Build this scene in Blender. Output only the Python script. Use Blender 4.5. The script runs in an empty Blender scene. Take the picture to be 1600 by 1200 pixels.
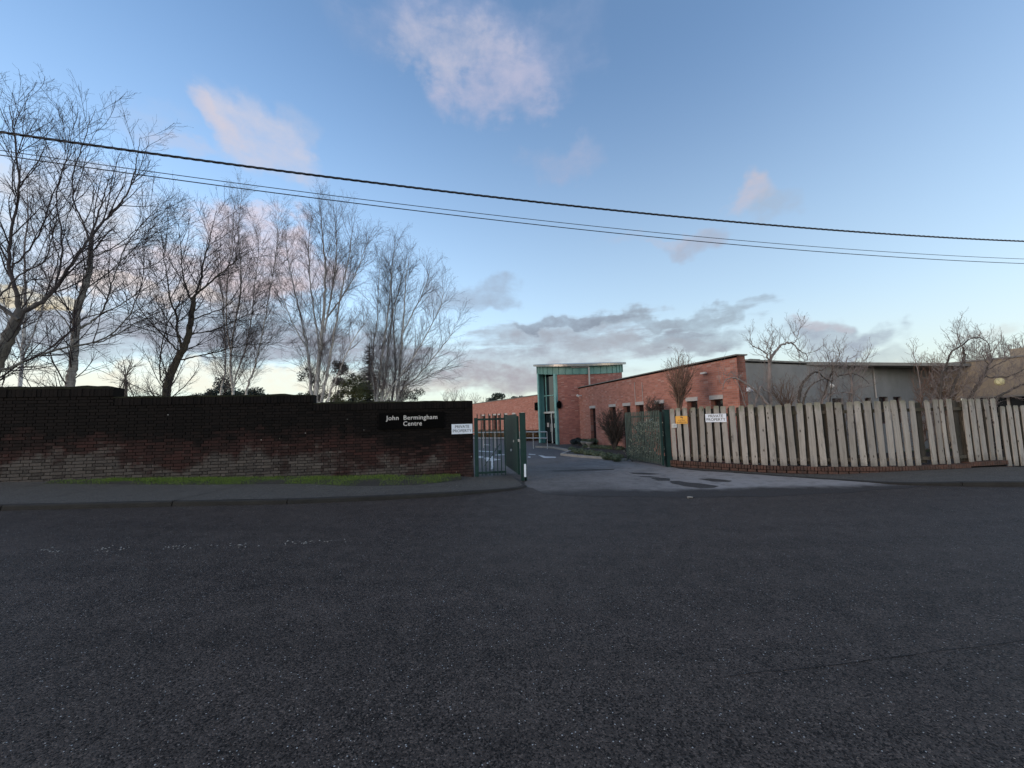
import bpy, bmesh, math, random
import numpy as np
from mathutils import Vector, Matrix, noise as mnoise

random.seed(7)
RNG = np.random.default_rng(7)
scn = bpy.context.scene
COL = scn.collection
PI = math.pi

# ------------------------------------------------------------------ camera
EYE = 1.65
F = 620.0
cam_data = bpy.data.cameras.new('camera')
cam = bpy.data.objects.new('camera', cam_data)
COL.objects.link(cam)
cam_data.sensor_width = 36.0
cam_data.lens = 36.0 * F / 1600.0
cam_data.clip_start = 0.05
cam_data.clip_end = 4000
CAMROT = Matrix.Rotation(math.radians(90 + 4.98), 3, 'X') @ Matrix.Rotation(math.radians(-1.57), 3, 'Z')
cam.matrix_world = Matrix.Translation((0, 0, EYE)) @ CAMROT.to_4x4()
scn.camera = cam

def ray(px, py):
    """direction of the sight line through a point of the photograph (1600 x 1200)"""
    return CAMROT @ Vector(((px - 800) / F, (600 - py) / F, -1.0))

def at_y(px, py, Y):
    d = ray(px, py)
    return Vector((0, 0, EYE)) + d * (Y / d.y)

# ------------------------------------------------------------------ world
SUN_EL, SUN_AZ = 13.0, -122.0          # degrees; azimuth clockwise from +Y
world = bpy.data.worlds.new('World')
scn.world = world
world.use_nodes = True
wn, wl = world.node_tree.nodes, world.node_tree.links
wn.clear()

class NB:
    """tiny node-graph builder"""
    def __init__(s, tree):
        s.t = tree; s.n = tree.nodes; s.l = tree.links
    def put(s, sock, v):
        if isinstance(v, bpy.types.NodeSocket): s.l.new(v, sock)
        else: sock.default_value = v
    def m(s, op, a, b=None, c=None, clamp=False):
        n = s.n.new('ShaderNodeMath'); n.operation = op; n.use_clamp = clamp
        s.put(n.inputs[0], a)
        if b is not None: s.put(n.inputs[1], b)
        if c is not None: s.put(n.inputs[2], c)
        return n.outputs[0]
    def v(s, op, a, b=None):
        n = s.n.new('ShaderNodeVectorMath'); n.operation = op
        s.put(n.inputs[0], a)
        if b is not None: s.put(n.inputs[1], b)
        return n.outputs[0]
    def noise(s, vec, scale, detail=3.0, rough=0.55, dim='3D', dist=0.0):
        n = s.n.new('ShaderNodeTexNoise'); n.noise_dimensions = dim
        if vec is not None: s.l.new(vec, n.inputs['Vector'])
        n.inputs['Scale'].default_value = scale; n.inputs['Detail'].default_value = detail
        n.inputs['Roughness'].default_value = rough; n.inputs['Distortion'].default_value = dist
        return n.outputs['Fac'] if 'Fac' in n.outputs else n.outputs[0]
    def vor(s, vec, scale, feature='F1', out='Distance'):
        n = s.n.new('ShaderNodeTexVoronoi'); n.feature = feature
        if vec is not None: s.l.new(vec, n.inputs['Vector'])
        n.inputs['Scale'].default_value = scale
        return n.outputs[out]
    def rng(s, x, a, b, c=0.0, d=1.0, smooth=False):
        n = s.n.new('ShaderNodeMapRange')
        if smooth: n.interpolation_type = 'SMOOTHSTEP'
        s.put(n.inputs['Value'], x)
        for k, q in (('From Min', a), ('From Max', b), ('To Min', c), ('To Max', d)): s.put(n.inputs[k], q)
        return n.outputs['Result']
    def mix(s, f, a, b, mode='MIX'):
        n = s.n.new('ShaderNodeMix'); n.data_type = 'RGBA'; n.blend_type = mode
        s.put(n.inputs[0], f)
        for k, q in ((6, a), (7, b)):
            if isinstance(q, (tuple, list)): q = tuple(q[:3]) + (1.0,)
            s.put(n.inputs[k], q)
        return n.outputs[2]
    def xyz(s, x, y, z):
        n = s.n.new('ShaderNodeCombineXYZ')
        for i, q in enumerate((x, y, z)): s.put(n.inputs[i], q)
        return n.outputs[0]
    def sep(s, v_):
        n = s.n.new('ShaderNodeSeparateXYZ'); s.l.new(v_, n.inputs[0]); return n.outputs
    def bump(s, h, strength=0.5, dist=0.01, normal=None):
        n = s.n.new('ShaderNodeBump'); s.put(n.inputs['Height'], h)
        n.inputs['Strength'].default_value = strength; n.inputs['Distance'].default_value = dist
        if normal is not None: s.l.new(normal, n.inputs['Normal'])
        return n.outputs[0]

W = NB(world.node_tree)
sky = wn.new('ShaderNodeTexSky'); sky.sky_type = 'NISHITA'; sky.sun_disc = False
sky.sun_elevation = math.radians(SUN_EL); sky.sun_rotation = math.radians(-SUN_AZ)     # the node turns the other way round
sky.altitude = 0; sky.air_density = 1.0; sky.dust_density = 0.9; sky.ozone_density = 2.4
tc = wn.new('ShaderNodeTexCoord')
dirv = W.v('NORMALIZE', tc.outputs['Generated'])
dx, dy, dz = W.sep(dirv)
AZ = W.m('ARCTAN2', dx, dy)
EL = W.m('ARCSINE', dz)
# cloud layer coordinates (a flat deck seen in perspective)
den = W.m('ADD', W.m('MAXIMUM', dz, 0.0), 0.10)
deck = W.xyz(W.m('DIVIDE', dx, den), W.m('DIVIDE', dy, den), 0.0)
n_big = W.noise(deck, 1.1, 6, 0.55)
puff = W.noise(W.xyz(W.m('MULTIPLY', AZ, 1.0), W.m('MULTIPLY', EL, 1.7), 0.3), 7.0, 8, 0.60, dist=0.35)
puff2 = W.noise(W.xyz(W.m('MULTIPLY', AZ, 1.0), W.m('MULTIPLY', EL, 2.6), 3.3), 20.0, 6, 0.6)
streaky = W.noise(W.xyz(W.m('MULTIPLY', AZ, 0.55), W.m('MULTIPLY', EL, 3.4), 5.1), 9.0, 8, 0.62, dist=0.2)
thin = W.rng(W.noise(W.xyz(AZ, W.m('MULTIPLY', EL, 1.6), 8.8), 16.0, 7, 0.65), 0.30, 0.66, 0.45, 1.0)
warp_a = W.m('MULTIPLY', W.m('SUBTRACT', W.noise(W.xyz(AZ, EL, 7.7), 7.0, 4, 0.55), 0.5), 0.30)
warp_e = W.m('MULTIPLY', W.m('SUBTRACT', W.noise(W.xyz(AZ, EL, 12.7), 8.0, 4, 0.55), 0.5), 0.16)
AZw = W.m('ADD', AZ, warp_a); ELw = W.m('ADD', EL, warp_e)
SKYS = 0.15
EXPO = 1.05
KX = 2.0 ** -EXPO                       # colours below are written as they look in the picture, then taken back by the exposure
def kc(c): return tuple(q * KX for q in c)
base = W.mix(1.0, sky.outputs[0], (1.0, 1.0, 1.0), 'MULTIPLY')
hs = wn.new('ShaderNodeHueSaturation'); hs.inputs['Saturation'].default_value = 1.0
hs.inputs['Value'].default_value = SKYS
wl.new(base, hs.inputs['Color'])
col = hs.outputs[0]
# pale haze towards the horizon, all round
hz = W.m('POWER', W.rng(EL, 0.80, 0.0), 1.7)
col = W.mix(W.m('MULTIPLY', hz, 0.72), col, kc((0.78, 0.90, 0.92)))
hz2 = W.m('POWER', W.rng(EL, 0.27, 0.0), 1.6)
col = W.mix(W.m('MULTIPLY', hz2, 0.55), col, kc((0.84, 0.84, 0.66)))
# a low deck of grey cloud that goes round the whole sky, broken by noise
band = W.m('MULTIPLY', W.rng(EL, 0.045, 0.085, smooth=True), W.rng(EL, 0.34, 0.20, smooth=True))
bandn = W.rng(W.m('ADD', W.m('MULTIPLY', puff, 0.7), W.m('MULTIPLY', n_big, 0.5)), 0.62, 0.74, smooth=True)
side = W.rng(W.m('ABSOLUTE', AZ), 1.0, 1.35, smooth=True)
col = W.mix(W.m('MULTIPLY', W.m('MULTIPLY', band, bandn), W.m('MULTIPLY', side, 0.8)), col, kc((0.36, 0.37, 0.44)))

def azel(px, py):
    d = ray(px, py).normalized()
    return math.atan2(d.x, d.y), math.asin(d.z)

def cloud(px, py, wx, wy, colour, amount, thr=0.15, soft=0.5, ragged=1.6, tilt=0.0, fine=0.3, nzs=None):
    """a patch of cloud (centre and half sizes given in photograph pixels), broken up by noise, soft at the rim"""
    global col
    a0, e0 = azel(px, py)
    a1, _ = azel(px + wx, py); _, e1 = azel(px, py - wy)
    wa, we = abs(a1 - a0), abs(e1 - e0)
    u = W.m('DIVIDE', W.m('SUBTRACT', AZw, a0), wa)
    v = W.m('DIVIDE', W.m('SUBTRACT', W.m('SUBTRACT', ELw, e0), W.m('MULTIPLY', W.m('SUBTRACT', AZw, a0), tilt)), we)
    r2 = W.m('SQRT', W.m('ADD', W.m('MULTIPLY', u, u), W.m('MULTIPLY', v, v)))
    e = W.m('SUBTRACT', 1.0, r2)
    nz = W.m('ADD', W.m('MULTIPLY', nzs or puff, 1 - fine), W.m('MULTIPLY', puff2, fine))
    x = W.m('ADD', W.m('MINIMUM', e, 0.6), W.m('MULTIPLY', W.m('SUBTRACT', nz, 0.5), ragged))
    dens = W.rng(x, thr, thr + soft, smooth=True)
    inside = W.rng(e, -0.25, 0.12, smooth=True)
    f = W.m('MULTIPLY', W.m('MULTIPLY', W.m('MULTIPLY', dens, thin), inside), amount)
    col = W.mix(f, col, kc(colour))

GREY = (0.31, 0.34, 0.40)
# pale glow and cumulus behind the left hand trees
cloud(120, 420, 420, 190, (0.74, 0.78, 0.84), 0.85, 0.0, 0.8, 0.8)
cloud(410, 400, 130, 75, (0.84, 0.68, 0.69), 0.85, 0.05, 0.40)
cloud(300, 440, 230, 55, (0.80, 0.68, 0.71), 0.75, 0.05, 0.5)
cloud(120, 320, 190, 80, (0.74, 0.72, 0.76), 0.65, 0.05, 0.5)
cloud(230, 520, 480, 62, (0.35, 0.37, 0.44), 0.9, -0.05, 0.5, 1.5, nzs=streaky)
cloud(470, 545, 250, 36, (0.40, 0.42, 0.50), 0.8, 0.0, 0.5, nzs=streaky)
cloud(95, 455, 90, 18, (0.95, 0.76, 0.42), 0.85, 0.05, 0.4)
cloud(250, 452, 150, 14, (0.90, 0.76, 0.66), 0.6, 0.05, 0.4)
cloud(260, 598, 560, 34, (0.98, 0.92, 0.76), 0.85, 0.0, 0.5, 0.8)
# high wisps
cloud(735, 60, 225, 110, (0.43, 0.48, 0.68), 0.72, 0.0, 0.9, 1.3, tilt=-0.15)
cloud(700, 70, 120, 75, (0.56, 0.56, 0.67), 0.62, 0.05, 0.7, 1.9)
cloud(775, 140, 90, 85, (0.50, 0.51, 0.67), 0.78, -0.05, 0.7, 1.6)
cloud(590, 40, 90, 70, (0.34, 0.42, 0.62), 0.30, 0.0, 0.9, 1.2)
cloud(890, 60, 90, 120, (0.34, 0.42, 0.62), 0.35, 0.0, 0.9, 1.2)
cloud(405, 215, 95, 60, (0.60, 0.62, 0.75), 0.85, -0.10, 0.8, 1.7, tilt=-0.45)
cloud(345, 180, 60, 34, (0.66, 0.62, 0.70), 0.7, -0.05, 0.7, 1.7, tilt=-0.5)
cloud(455, 200, 40, 45, (0.50, 0.56, 0.72), 0.45, 0.0, 0.8, 1.6)
cloud(250, 200, 80, 60, (0.50, 0.58, 0.76), 0.45, 0.0, 0.8)
cloud(320, 238, 90, 22, (0.60, 0.60, 0.72), 0.5, 0.0, 0.7)
cloud(888, 258, 74, 38, (0.38, 0.45, 0.64), 0.75, -0.05, 0.9, 1.2)
cloud(1165, 290, 60, 36, (0.58, 0.54, 0.61), 0.8, -0.05, 0.75, 1.4)
cloud(1212, 302, 64, 36, (0.40, 0.48, 0.60), 0.7, -0.05, 0.8, 1.4)
cloud(1092, 382, 60, 30, (0.42, 0.44, 0.53), 0.8, -0.05, 0.75, 1.4)
cloud(1060, 370, 60, 14, (0.56, 0.52, 0.58), 0.45, 0.0, 0.7)
cloud(985, 380, 70, 18, (0.46, 0.54, 0.70), 0.4, 0.0, 0.8)
cloud(742, 458, 80, 30, (0.34, 0.40, 0.50), 0.7, -0.05, 0.6, 1.6)
# low grey bank, in broken layers
cloud(850, 560, 260, 42, (0.41, 0.43, 0.50), 0.80, -0.10, 0.6, 1.9, nzs=streaky)
cloud(880, 520, 240, 32, (0.38, 0.42, 0.49), 0.80, 0.0, 0.55, 2.2, nzs=streaky)
cloud(780, 590, 260, 30, (0.41, 0.38, 0.42), 0.85, -0.10, 0.6, 1.6, nzs=streaky)
cloud(1085, 524, 105, 26, (0.31, 0.35, 0.42), 0.88, -0.05, 0.45, 1.6, nzs=streaky)
cloud(1050, 498, 170, 16, (0.32, 0.38, 0.45), 0.8, -0.02, 0.5, 2.0, nzs=streaky)
cloud(905, 507, 110, 14, (0.26, 0.31, 0.39), 0.8, 0.0, 0.4, 2.0, nzs=streaky)
cloud(1000, 545, 180, 20, (0.40, 0.44, 0.50), 0.7, 0.0, 0.5, 1.8, nzs=streaky)
cloud(1300, 535, 125, 40, (0.36, 0.41, 0.50), 0.92, -0.12, 0.45, 1.2)
cloud(1275, 513, 70, 18, (0.58, 0.53, 0.58), 0.6, -0.05, 0.6)
cloud(1410, 562, 70, 24, (0.42, 0.48, 0.53), 0.6, -0.05, 0.6, 1.4, nzs=streaky)
cloud(1570, 512, 90, 20, (0.62, 0.62, 0.60), 0.5, 0.0, 0.7, 1.4, nzs=streaky)
cloud(1440, 600, 400, 30, (0.90, 0.92, 0.80), 0.4, 0.0, 0.6, 0.8)
bg = wn.new('ShaderNodeBackground')
wl.new(col, bg.inputs['Color']); bg.inputs['Strength'].default_value = 1.0
wo = wn.new('ShaderNodeOutputWorld'); wl.new(bg.outputs[0], wo.inputs['Surface'])
world.cycles.sampling_method = 'MANUAL'; world.cycles.sample_map_resolution = 512

sun_data = bpy.data.lights.new('sun', 'SUN')
sun_data.energy = 0.95; sun_data.angle = math.radians(30); sun_data.color = (1.0, 0.80, 0.66)
sun = bpy.data.objects.new('sun', sun_data); COL.objects.link(sun)
sd = Vector((math.sin(math.radians(SUN_AZ)) * math.cos(math.radians(SUN_EL)), math.cos(math.radians(SUN_AZ)) * math.cos(math.radians(SUN_EL)), math.sin(math.radians(SUN_EL))))
sun.rotation_euler = sd.to_track_quat('Z', 'Y').to_euler()

scn.view_settings.view_transform = 'Standard'
scn.view_settings.look = 'None'
scn.view_settings.exposure = EXPO
scn.view_settings.gamma = 1.0
scn.view_settings.use_curve_mapping = False
scn.render.engine = 'CYCLES'
scn.cycles.max_bounces = 4
scn.cycles.diffuse_bounces = 2
scn.cycles.glossy_bounces = 2
scn.cycles.transparent_max_bounces = 4
scn.cycles.use_denoising = True
try: scn.cycles.denoiser = 'OPENIMAGEDENOISE'
except Exception: pass

# ------------------------------------------------------------------ ground levels (camera-relative metres, +EYE)
def sp(t): return 0.5 * (t + math.sqrt(t * t + 1.0))
def sst(t):
    t = min(1, max(0, t)); return t * t * (3 - 2 * t)
def R(x, y):
    z = -1.70 + 0.046 * sp(-min(max(x, -40), 40) - 0.8) * (1 - sst((y - 12) / 12))
    z -= 0.009 * min(max(y - 12, 0), 16)
    z += 0.08 * (1 - min(max(y, -3), 7) / 7)
    return z + EYE

def on_ground(px, py, dz=0.0):
    d = ray(px, py); o = Vector((0, 0, EYE)); z = -0.05
    for _ in range(40):
        p = o + d * ((z + dz - EYE) / d.z)
        z = 0.5 * z + 0.5 * R(p.x, p.y)
    p = o + d * ((R(p.x, p.y) + dz - EYE) / d.z)
    return p

# ------------------------------------------------------------------ object helpers
def tag(o, label=None, cat=None, group=None, kind=None):
    if label: o['label'] = label
    if cat: o['category'] = cat
    if group: o['group'] = group
    if kind: o['kind'] = kind
    return o
def empty(name, loc=(0, 0, 0), rz=0.0):
    o = bpy.data.objects.new(name, None); COL.objects.link(o)
    o.location = loc; o.rotation_euler = (0, 0, rz); o.empty_display_size = 0.3
    return o
def link(name, me, parent=None, m=None):
    o = bpy.data.objects.new(name, me); COL.objects.link(o)
    if parent: o.parent = parent
    if m:
        me.materials.clear(); me.materials.append(m)
    return o

class MB:
    """collects quads / boxes / tubes and links them as one mesh object"""
    def __init__(s): s.v = []; s.f = []; s.uv = []; s.mi = []
    def quad(s, a, b, c, d, uv=None, mi=0):
        i = len(s.v); s.v += [tuple(a), tuple(b), tuple(c), tuple(d)]; s.f.append((i, i + 1, i + 2, i + 3))
        s.uv.append(uv or [(0, 0), (1, 0), (1, 1), (0, 1)]); s.mi.append(mi)
    def tri(s, a, b, c, mi=0):
        i = len(s.v); s.v += [tuple(a), tuple(b), tuple(c)]; s.f.append((i, i + 1, i + 2)); s.uv.append([(0, 0), (1, 0), (1, 1)]); s.mi.append(mi)
    def frame_box(s, o, ax, ay, az, mi=0):
        """box from corner o with edge vectors ax, ay, az; uv in metres"""
        o = Vector(o); ax = Vector(ax); ay = Vector(ay); az = Vector(az)
        X, Y_, Z = ax.length, ay.length, az.length
        def q(p, e, f, E, Fv): s.quad(p, p + e, p + e + f, p + f, [(0, 0), (E, 0), (E, Fv), (0, Fv)], mi)
        if ax.cross(ay).dot(az) < 0: ax, ay = ay, ax; X, Y_ = Y_, X
        q(o, ax, az, X, Z); q(o + ax, ay, az, Y_, Z); q(o + ax + ay, -ax, az, X, Z); q(o + ay, -ay, az, Y_, Z)
        q(o + az, ax, ay, X, Y_); q(o, ay, ax, Y_, X)
    def box(s, x0, x1, y0, y1, z0, z1, mi=0):
        s.frame_box((x0, y0, z0), (x1 - x0, 0, 0), (0, y1 - y0, 0), (0, 0, z1 - z0), mi)
    def bar(s, p, q, w, h=None, up=Vector((0, 0, 1)), mi=0):
        """rectangular bar from p to q"""
        p = Vector(p); q = Vector(q); h = h or w; t = (q - p)
        tn = t.normalized()
        if abs(tn.dot(up)) > 0.98: up = Vector((0, 1, 0))
        a = tn.cross(up).normalized(); b = a.cross(tn).normalized()
        s.frame_box(p - a * w / 2 - b * h / 2, a * w, b * h, t, mi)
    def tube(s, p, q, r, n=8, r2=None, mi=0, caps=True):
        p = Vector(p); q = Vector(q); r2 = r if r2 is None else r2
        t = (q - p).normalized(); a = t.orthogonal().normalized(); b = t.cross(a)
        A = [p + (a * math.cos(2 * PI * k / n) + b * math.sin(2 * PI * k / n)) * r for k in range(n)]
        B = [q + (a * math.cos(2 * PI * k / n) + b * math.sin(2 * PI * k / n)) * r2 for k in range(n)]
        i = len(s.v); s.v += [tuple(x) for x in A + B]
        for k in range(n):
            k2 = (k + 1) % n; s.f.append((i + k, i + k2, i + n + k2, i + n + k)); s.uv.append([(0, 0)] * 4); s.mi.append(mi)
        if caps:
            s.f.append(tuple(i + k for k in reversed(range(n)))); s.uv.append([(0, 0)] * n); s.mi.append(mi)
            s.f.append(tuple(i + n + k for k in range(n))); s.uv.append([(0, 0)] * n); s.mi.append(mi)
    def build(s, name, m, parent=None, smooth=False, bevel=0.0):
        me = bpy.data.meshes.new(name); me.from_pydata(s.v, [], s.f)
        uvl = me.uv_layers.new(name='UVMap')
        flat = [c for f in s.uv for p in f for c in p]
        uvl.data.foreach_set('uv', flat)
        ms = m if isinstance(m, (list, tuple)) else [m]
        for k in ms: me.materials.append(k)
        me.polygons.foreach_set('material_index', s.mi)
        if smooth: me.polygons.foreach_set('use_smooth', [True] * len(me.polygons))
        me.update()
        o = bpy.data.objects.new(name, me); COL.objects.link(o)
        if parent: o.parent = parent
        if bevel:
            bv = o.modifiers.new('bevel', 'BEVEL'); bv.width = bevel; bv.segments = 1; bv.limit_method = 'ANGLE'
        return o

def local(o, parent):
    """keep world coordinates of a mesh when parenting to an empty that sits at the thing's base"""
    o.matrix_parent_inverse = Matrix.Translation(parent.location).inverted()
    return o

# ------------------------------------------------------------------ materials
def new_mat(name):
    m = bpy.data.materials.new(name); m.use_nodes = True
    nt = m.node_tree; nt.nodes.clear()
    b = nt.nodes.new('ShaderNodeBsdfPrincipled'); o = nt.nodes.new('ShaderNodeOutputMaterial')
    nt.links.new(b.outputs[0], o.inputs[0])
    return m, NB(nt), b
def coords(N, kind='Object'):
    n = N.n.new('ShaderNodeTexCoord'); return n.outputs[kind]
def gpos(N):
    n = N.n.new('ShaderNodeNewGeometry'); return n.outputs['Position']
def simple(name, c1, c2=None, rough=0.85, scale=6.0, bump=0.2, bscale=60.0, metal=0.0, spec=0.5, bdist=0.004):
    m, N, b = new_mat(name)
    c2 = c2 or tuple(x * 0.75 for x in c1)
    P = gpos(N)
    f = N.rng(N.noise(P, scale, 5, 0.6), 0.35, 0.65)
    f2 = N.rng(N.noise(P, scale * 9, 3, 0.6), 0.3, 0.7)
    c = N.mix(N.m('ADD', N.m('MULTIPLY', f, 0.7), N.m('MULTIPLY', f2, 0.3)), c1, c2)
    N.put(b.inputs['Base Color'], c)
    b.inputs['Roughness'].default_value = rough; b.inputs['Metallic'].default_value = metal
    b.inputs['Specular IOR Level'].default_value = spec
    if bump: N.put(b.inputs['Normal'], N.bump(N.noise(P, bscale, 3, 0.6), bump, bdist))
    return m

def asphalt(name, dark, light, chip=0.4, chipthr=0.985, big=0.35, rough=0.6, spec=0.4, grain=1.0):
    m, N, b = new_mat(name); P = gpos(N)
    cell = N.vor(P, 105.0, out='Color'); cd = N.vor(P, 105.0)
    cr, cg, cb = N.sep(cell)
    c2r = N.sep(N.vor(P, 210.0, out='Color'))[0]
    blot = N.rng(N.noise(P, big, 5, 0.6), 0.3, 0.7)
    mid = N.rng(N.noise(P, 4.0, 6, 0.7), 0.3, 0.7)
    v = N.m('ADD', N.m('MULTIPLY', N.m('POWER', cr, 3.5), 0.80), N.m('ADD', N.m('MULTIPLY', mid, 0.25), N.m('MULTIPLY', c2r, 0.20)))
    c = N.mix(N.m('MULTIPLY', v, grain), dark, tuple(q * 1.5 for q in light))
    c = N.mix(N.m('MULTIPLY', blot, 0.45), c, light)
    tar = N.m('LESS_THAN', N.m('ADD', cb, N.m('MULTIPLY', mid, 0.2)), 0.34)
    c = N.mix(N.m('MULTIPLY', tar, 0.75), c, tuple(q * 0.35 for q in dark))
    streak = N.rng(N.noise(N.v('MULTIPLY', P, (0.25, 2.2, 1.0)), 1.0, 4, 0.6), 0.45, 0.75)
    c = N.mix(N.m('MULTIPLY', streak, 0.22), c, dark)
    chips = N.m('GREATER_THAN', cg, chipthr)
    c = N.mix(N.m('MULTIPLY', chips, N.rng(cd, 0.50, 0.35)), c, (chip, chip * 0.98, chip * 0.93))
    N.put(b.inputs['Base Color'], c)
    N.put(b.inputs['Roughness'], N.rng(cr, 0.0, 1.0, rough - 0.1, rough + 0.15)); b.inputs['Specular IOR Level'].default_value = spec
    h = N.m('ADD', N.m('MULTIPLY', N.m('SUBTRACT', 1.0, cd), 0.6), N.m('MULTIPLY', N.noise(P, 200.0, 2, 0.6), 0.4))
    bp = N.bump(h, 1.0, 0.006)
    N.put(b.inputs['Normal'], N.bump(N.noise(P, 9.0, 3, 0.5), 0.25, 0.01, bp))
    return m

M = {}
M['road'] = asphalt('street_asphalt', (0.0070, 0.0056, 0.0046), (0.090, 0.0715, 0.060), 0.40, 0.990, rough=0.6, spec=0.13)
def apron(name):
    """old bleached tarmac of the driveway mouth wearing into the newer, darker street surface"""
    m = asphalt(name, (0.075, 0.066, 0.058), (0.165, 0.150, 0.138), 0.40, 0.992, big=0.8, rough=.7, spec=.22)
    nt = m.node_tree; N = NB(nt); b = next(n for n in nt.nodes if n.type == 'BSDF_PRINCIPLED'); P = gpos(N); x, y, z = N.sep(P)
    src = b.inputs['Base Color'].links[0].from_socket
    n1 = N.noise(P, 0.8, 6, 0.65); n2 = N.noise(P, 3.5, 5, 0.7)
    warm = N.rng(N.m('ADD', x, N.m('MULTIPLY', N.m('SUBTRACT', n1, 0.5), 5.0)), 1.0, 6.0, smooth=True)
    c = N.mix(N.m('MULTIPLY', warm, 0.75), src, (0.33, 0.305, 0.285))
    c = N.mix(N.m('MULTIPLY', N.rng(n2, 0.5, 0.68), 0.45), c, (0.045, 0.040, 0.036))
    e = N.m('ADD', N.m('SUBTRACT', y, N.rng(x, 0.0, 9.0, 9.05, 8.75)), N.m('MULTIPLY', N.m('SUBTRACT', N.m('ADD', N.m('MULTIPLY', n1, .6), N.m('MULTIPLY', n2, .4)), 0.5), 1.6))
    c = N.mix(N.rng(e, -0.05, 0.55, smooth=True), (0.040, 0.034, 0.030), c)
    N.put(b.inputs['Base Color'], c)
    return m
M['drive'] = apron('driveway_tarmac')
M['yard'] = asphalt('yard_tarmac', (0.070, 0.064, 0.060), (0.125, 0.115, 0.110), 0.3, 0.993, big=0.5, rough=.7, spec=.3)
M['patch'] = asphalt('patch_tarmac', (0.026, 0.023, 0.020), (0.060, 0.054, 0.049), 0.2, 0.99, big=1.5, spec=.2)
M['path'] = asphalt('footpath_tarmac', (0.050, 0.045, 0.038), (0.105, 0.095, 0.080), 0.36, 0.972, big=1.2, rough=.8, spec=.3)
M['kerb'] = simple('shadowed_kerb_concrete', (0.020, 0.019, 0.016), (0.008, 0.0075, 0.006), 0.95, 3.0, 0.5, 50)  # near black: the shadow along the kerb face is put into its colour
M['soil'] = simple('soil', (0.035, 0.030, 0.022), (0.018, 0.016, 0.012), 0.95, 3.0, 0.6, 30, bdist=0.02)
M['lawn'] = simple('park_grass', (0.035, 0.06, 0.015), (0.022, 0.04, 0.012), 0.95, 2.0, 0.8, 40, bdist=0.03)
M['paint'] = simple('road_paint', (0.62, 0.62, 0.60), (0.40, 0.40, 0.39), 0.7, 3.0, 0.1, 80)
M['stone_kerb'] = simple('pale_kerb', (0.34, 0.32, 0.28), (0.22, 0.21, 0.19), 0.85, 4.0, 0.2, 60)
M['tar'] = simple('tar', (0.006, 0.006, 0.006), (0.004, 0.004, 0.004), 0.7, 3.0, 0.0, spec=.2)
M['white'] = simple('white_plate', (0.66, 0.72, 0.78), (0.58, 0.64, 0.70), 0.5, 3.0, 0.0)
M['whitewarm'] = simple('white_plastic', (0.75, 0.73, 0.68), (0.6, 0.58, 0.52), 0.5, 8.0, 0.0)
M['black'] = simple('black_board', (0.003, 0.003, 0.003), (0.002, 0.002, 0.002), 0.9, 3.0, 0.0, spec=0.05)
M['ink'] = simple('black_ink', (0.03, 0.03, 0.035), (0.02, 0.02, 0.02), 0.6, 3.0, 0.0)
M['letter'] = simple('pale_lettering', (0.62, 0.60, 0.56), (0.50, 0.48, 0.45), 0.6, 20.0, 0.0)
M['yellow'] = simple('yellow_plate', (0.72, 0.36, 0.03), (0.62, 0.30, 0.03), 0.5, 5.0, 0.0)
M['green'] = simple('green_steel', (0.007, 0.034, 0.028), (0.004, 0.020, 0.017), 0.5, 5.0, 0.08, 90, spec=0.3)
M['greengrey'] = simple('weathered_green_steel', (0.080, 0.105, 0.082), (0.038, 0.052, 0.040), 0.6, 5.0, 0.1, 90)
M['galv'] = simple('galvanised_steel', (0.55, 0.55, 0.52), (0.42, 0.42, 0.40), 0.45, 10.0, 0.0, metal=0.3)
M['copper'] = simple('verdigris_copper', (0.125, 0.265, 0.225), (0.08, 0.185, 0.16), 0.55, 2.2, 0.12, 40)
M['teal'] = simple('teal_frame_paint', (0.20, 0.40, 0.36), (0.13, 0.30, 0.27), 0.45, 2.0, 0.05, 40)
M['roofmetal'] = simple('roof_edge_metal', (0.30, 0.28, 0.25), (0.22, 0.20, 0.18), 0.35, 3.0, 0.05, 40, metal=0.6)
M['coping'] = simple('grey_coping', (0.20, 0.19, 0.17), (0.12, 0.115, 0.10), 0.6, 4.0, 0.1, 40)
M['lintel'] = simple('pale_lintel', (0.46, 0.44, 0.41), (0.33, 0.31, 0.29), 0.8, 5.0, 0.15, 60)
M['reveal'] = simple('dark_red_frame', (0.07, 0.022, 0.02), (0.04, 0.014, 0.014), 0.5, 5.0, 0.0)
M['render'] = None
M['leafgreen'] = None

def glass_mat(name, base=(0.012, 0.014, 0.016), rough=0.04):
    m, N, b = new_mat(name)
    b.inputs['Base Color'].default_value = (*base, 1); b.inputs['Roughness'].default_value = rough
    b.inputs['Specular IOR Level'].default_value = 0.8
    N.put(b.inputs['Normal'], N.bump(N.noise(gpos(N), 1.3, 2, 0.5), 0.06, 0.03))
    return m
M['glass'] = glass_mat('dark_glass')

def render_mat(name, c1, c2, streak_amt=0.5, mossy=(0.10, 0.095, 0.07)):
    """pebble-dash / render with vertical weather streaks"""
    m, N, b = new_mat(name); P = gpos(N)
    st = N.rng(N.noise(N.v('MULTIPLY', P, (3.2, 3.2, 0.35)), 1.0, 5, 0.65), 0.35, 0.7)
    bl = N.rng(N.noise(P, 0.9, 5, 0.65), 0.35, 0.7)
    fine = N.noise(P, 70.0, 2, 0.6)
    c = N.mix(bl, c1, c2)
    c = N.mix(N.m('MULTIPLY', st, streak_amt), c, mossy)
    c = N.mix(N.m('MULTIPLY', fine, 0.4), c, tuple(q * 0.55 for q in c1))
    N.put(b.inputs['Base Color'], c); b.inputs['Roughness'].default_value = 0.92
    N.put(b.inputs['Normal'], N.bump(N.noise(P, 90.0, 3, 0.7), 0.7, 0.008))
    return m
M['render'] = render_mat('grey_render', (0.29, 0.283, 0.265), (0.20, 0.197, 0.187), 0.28, (0.16, 0.15, 0.13))
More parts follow.
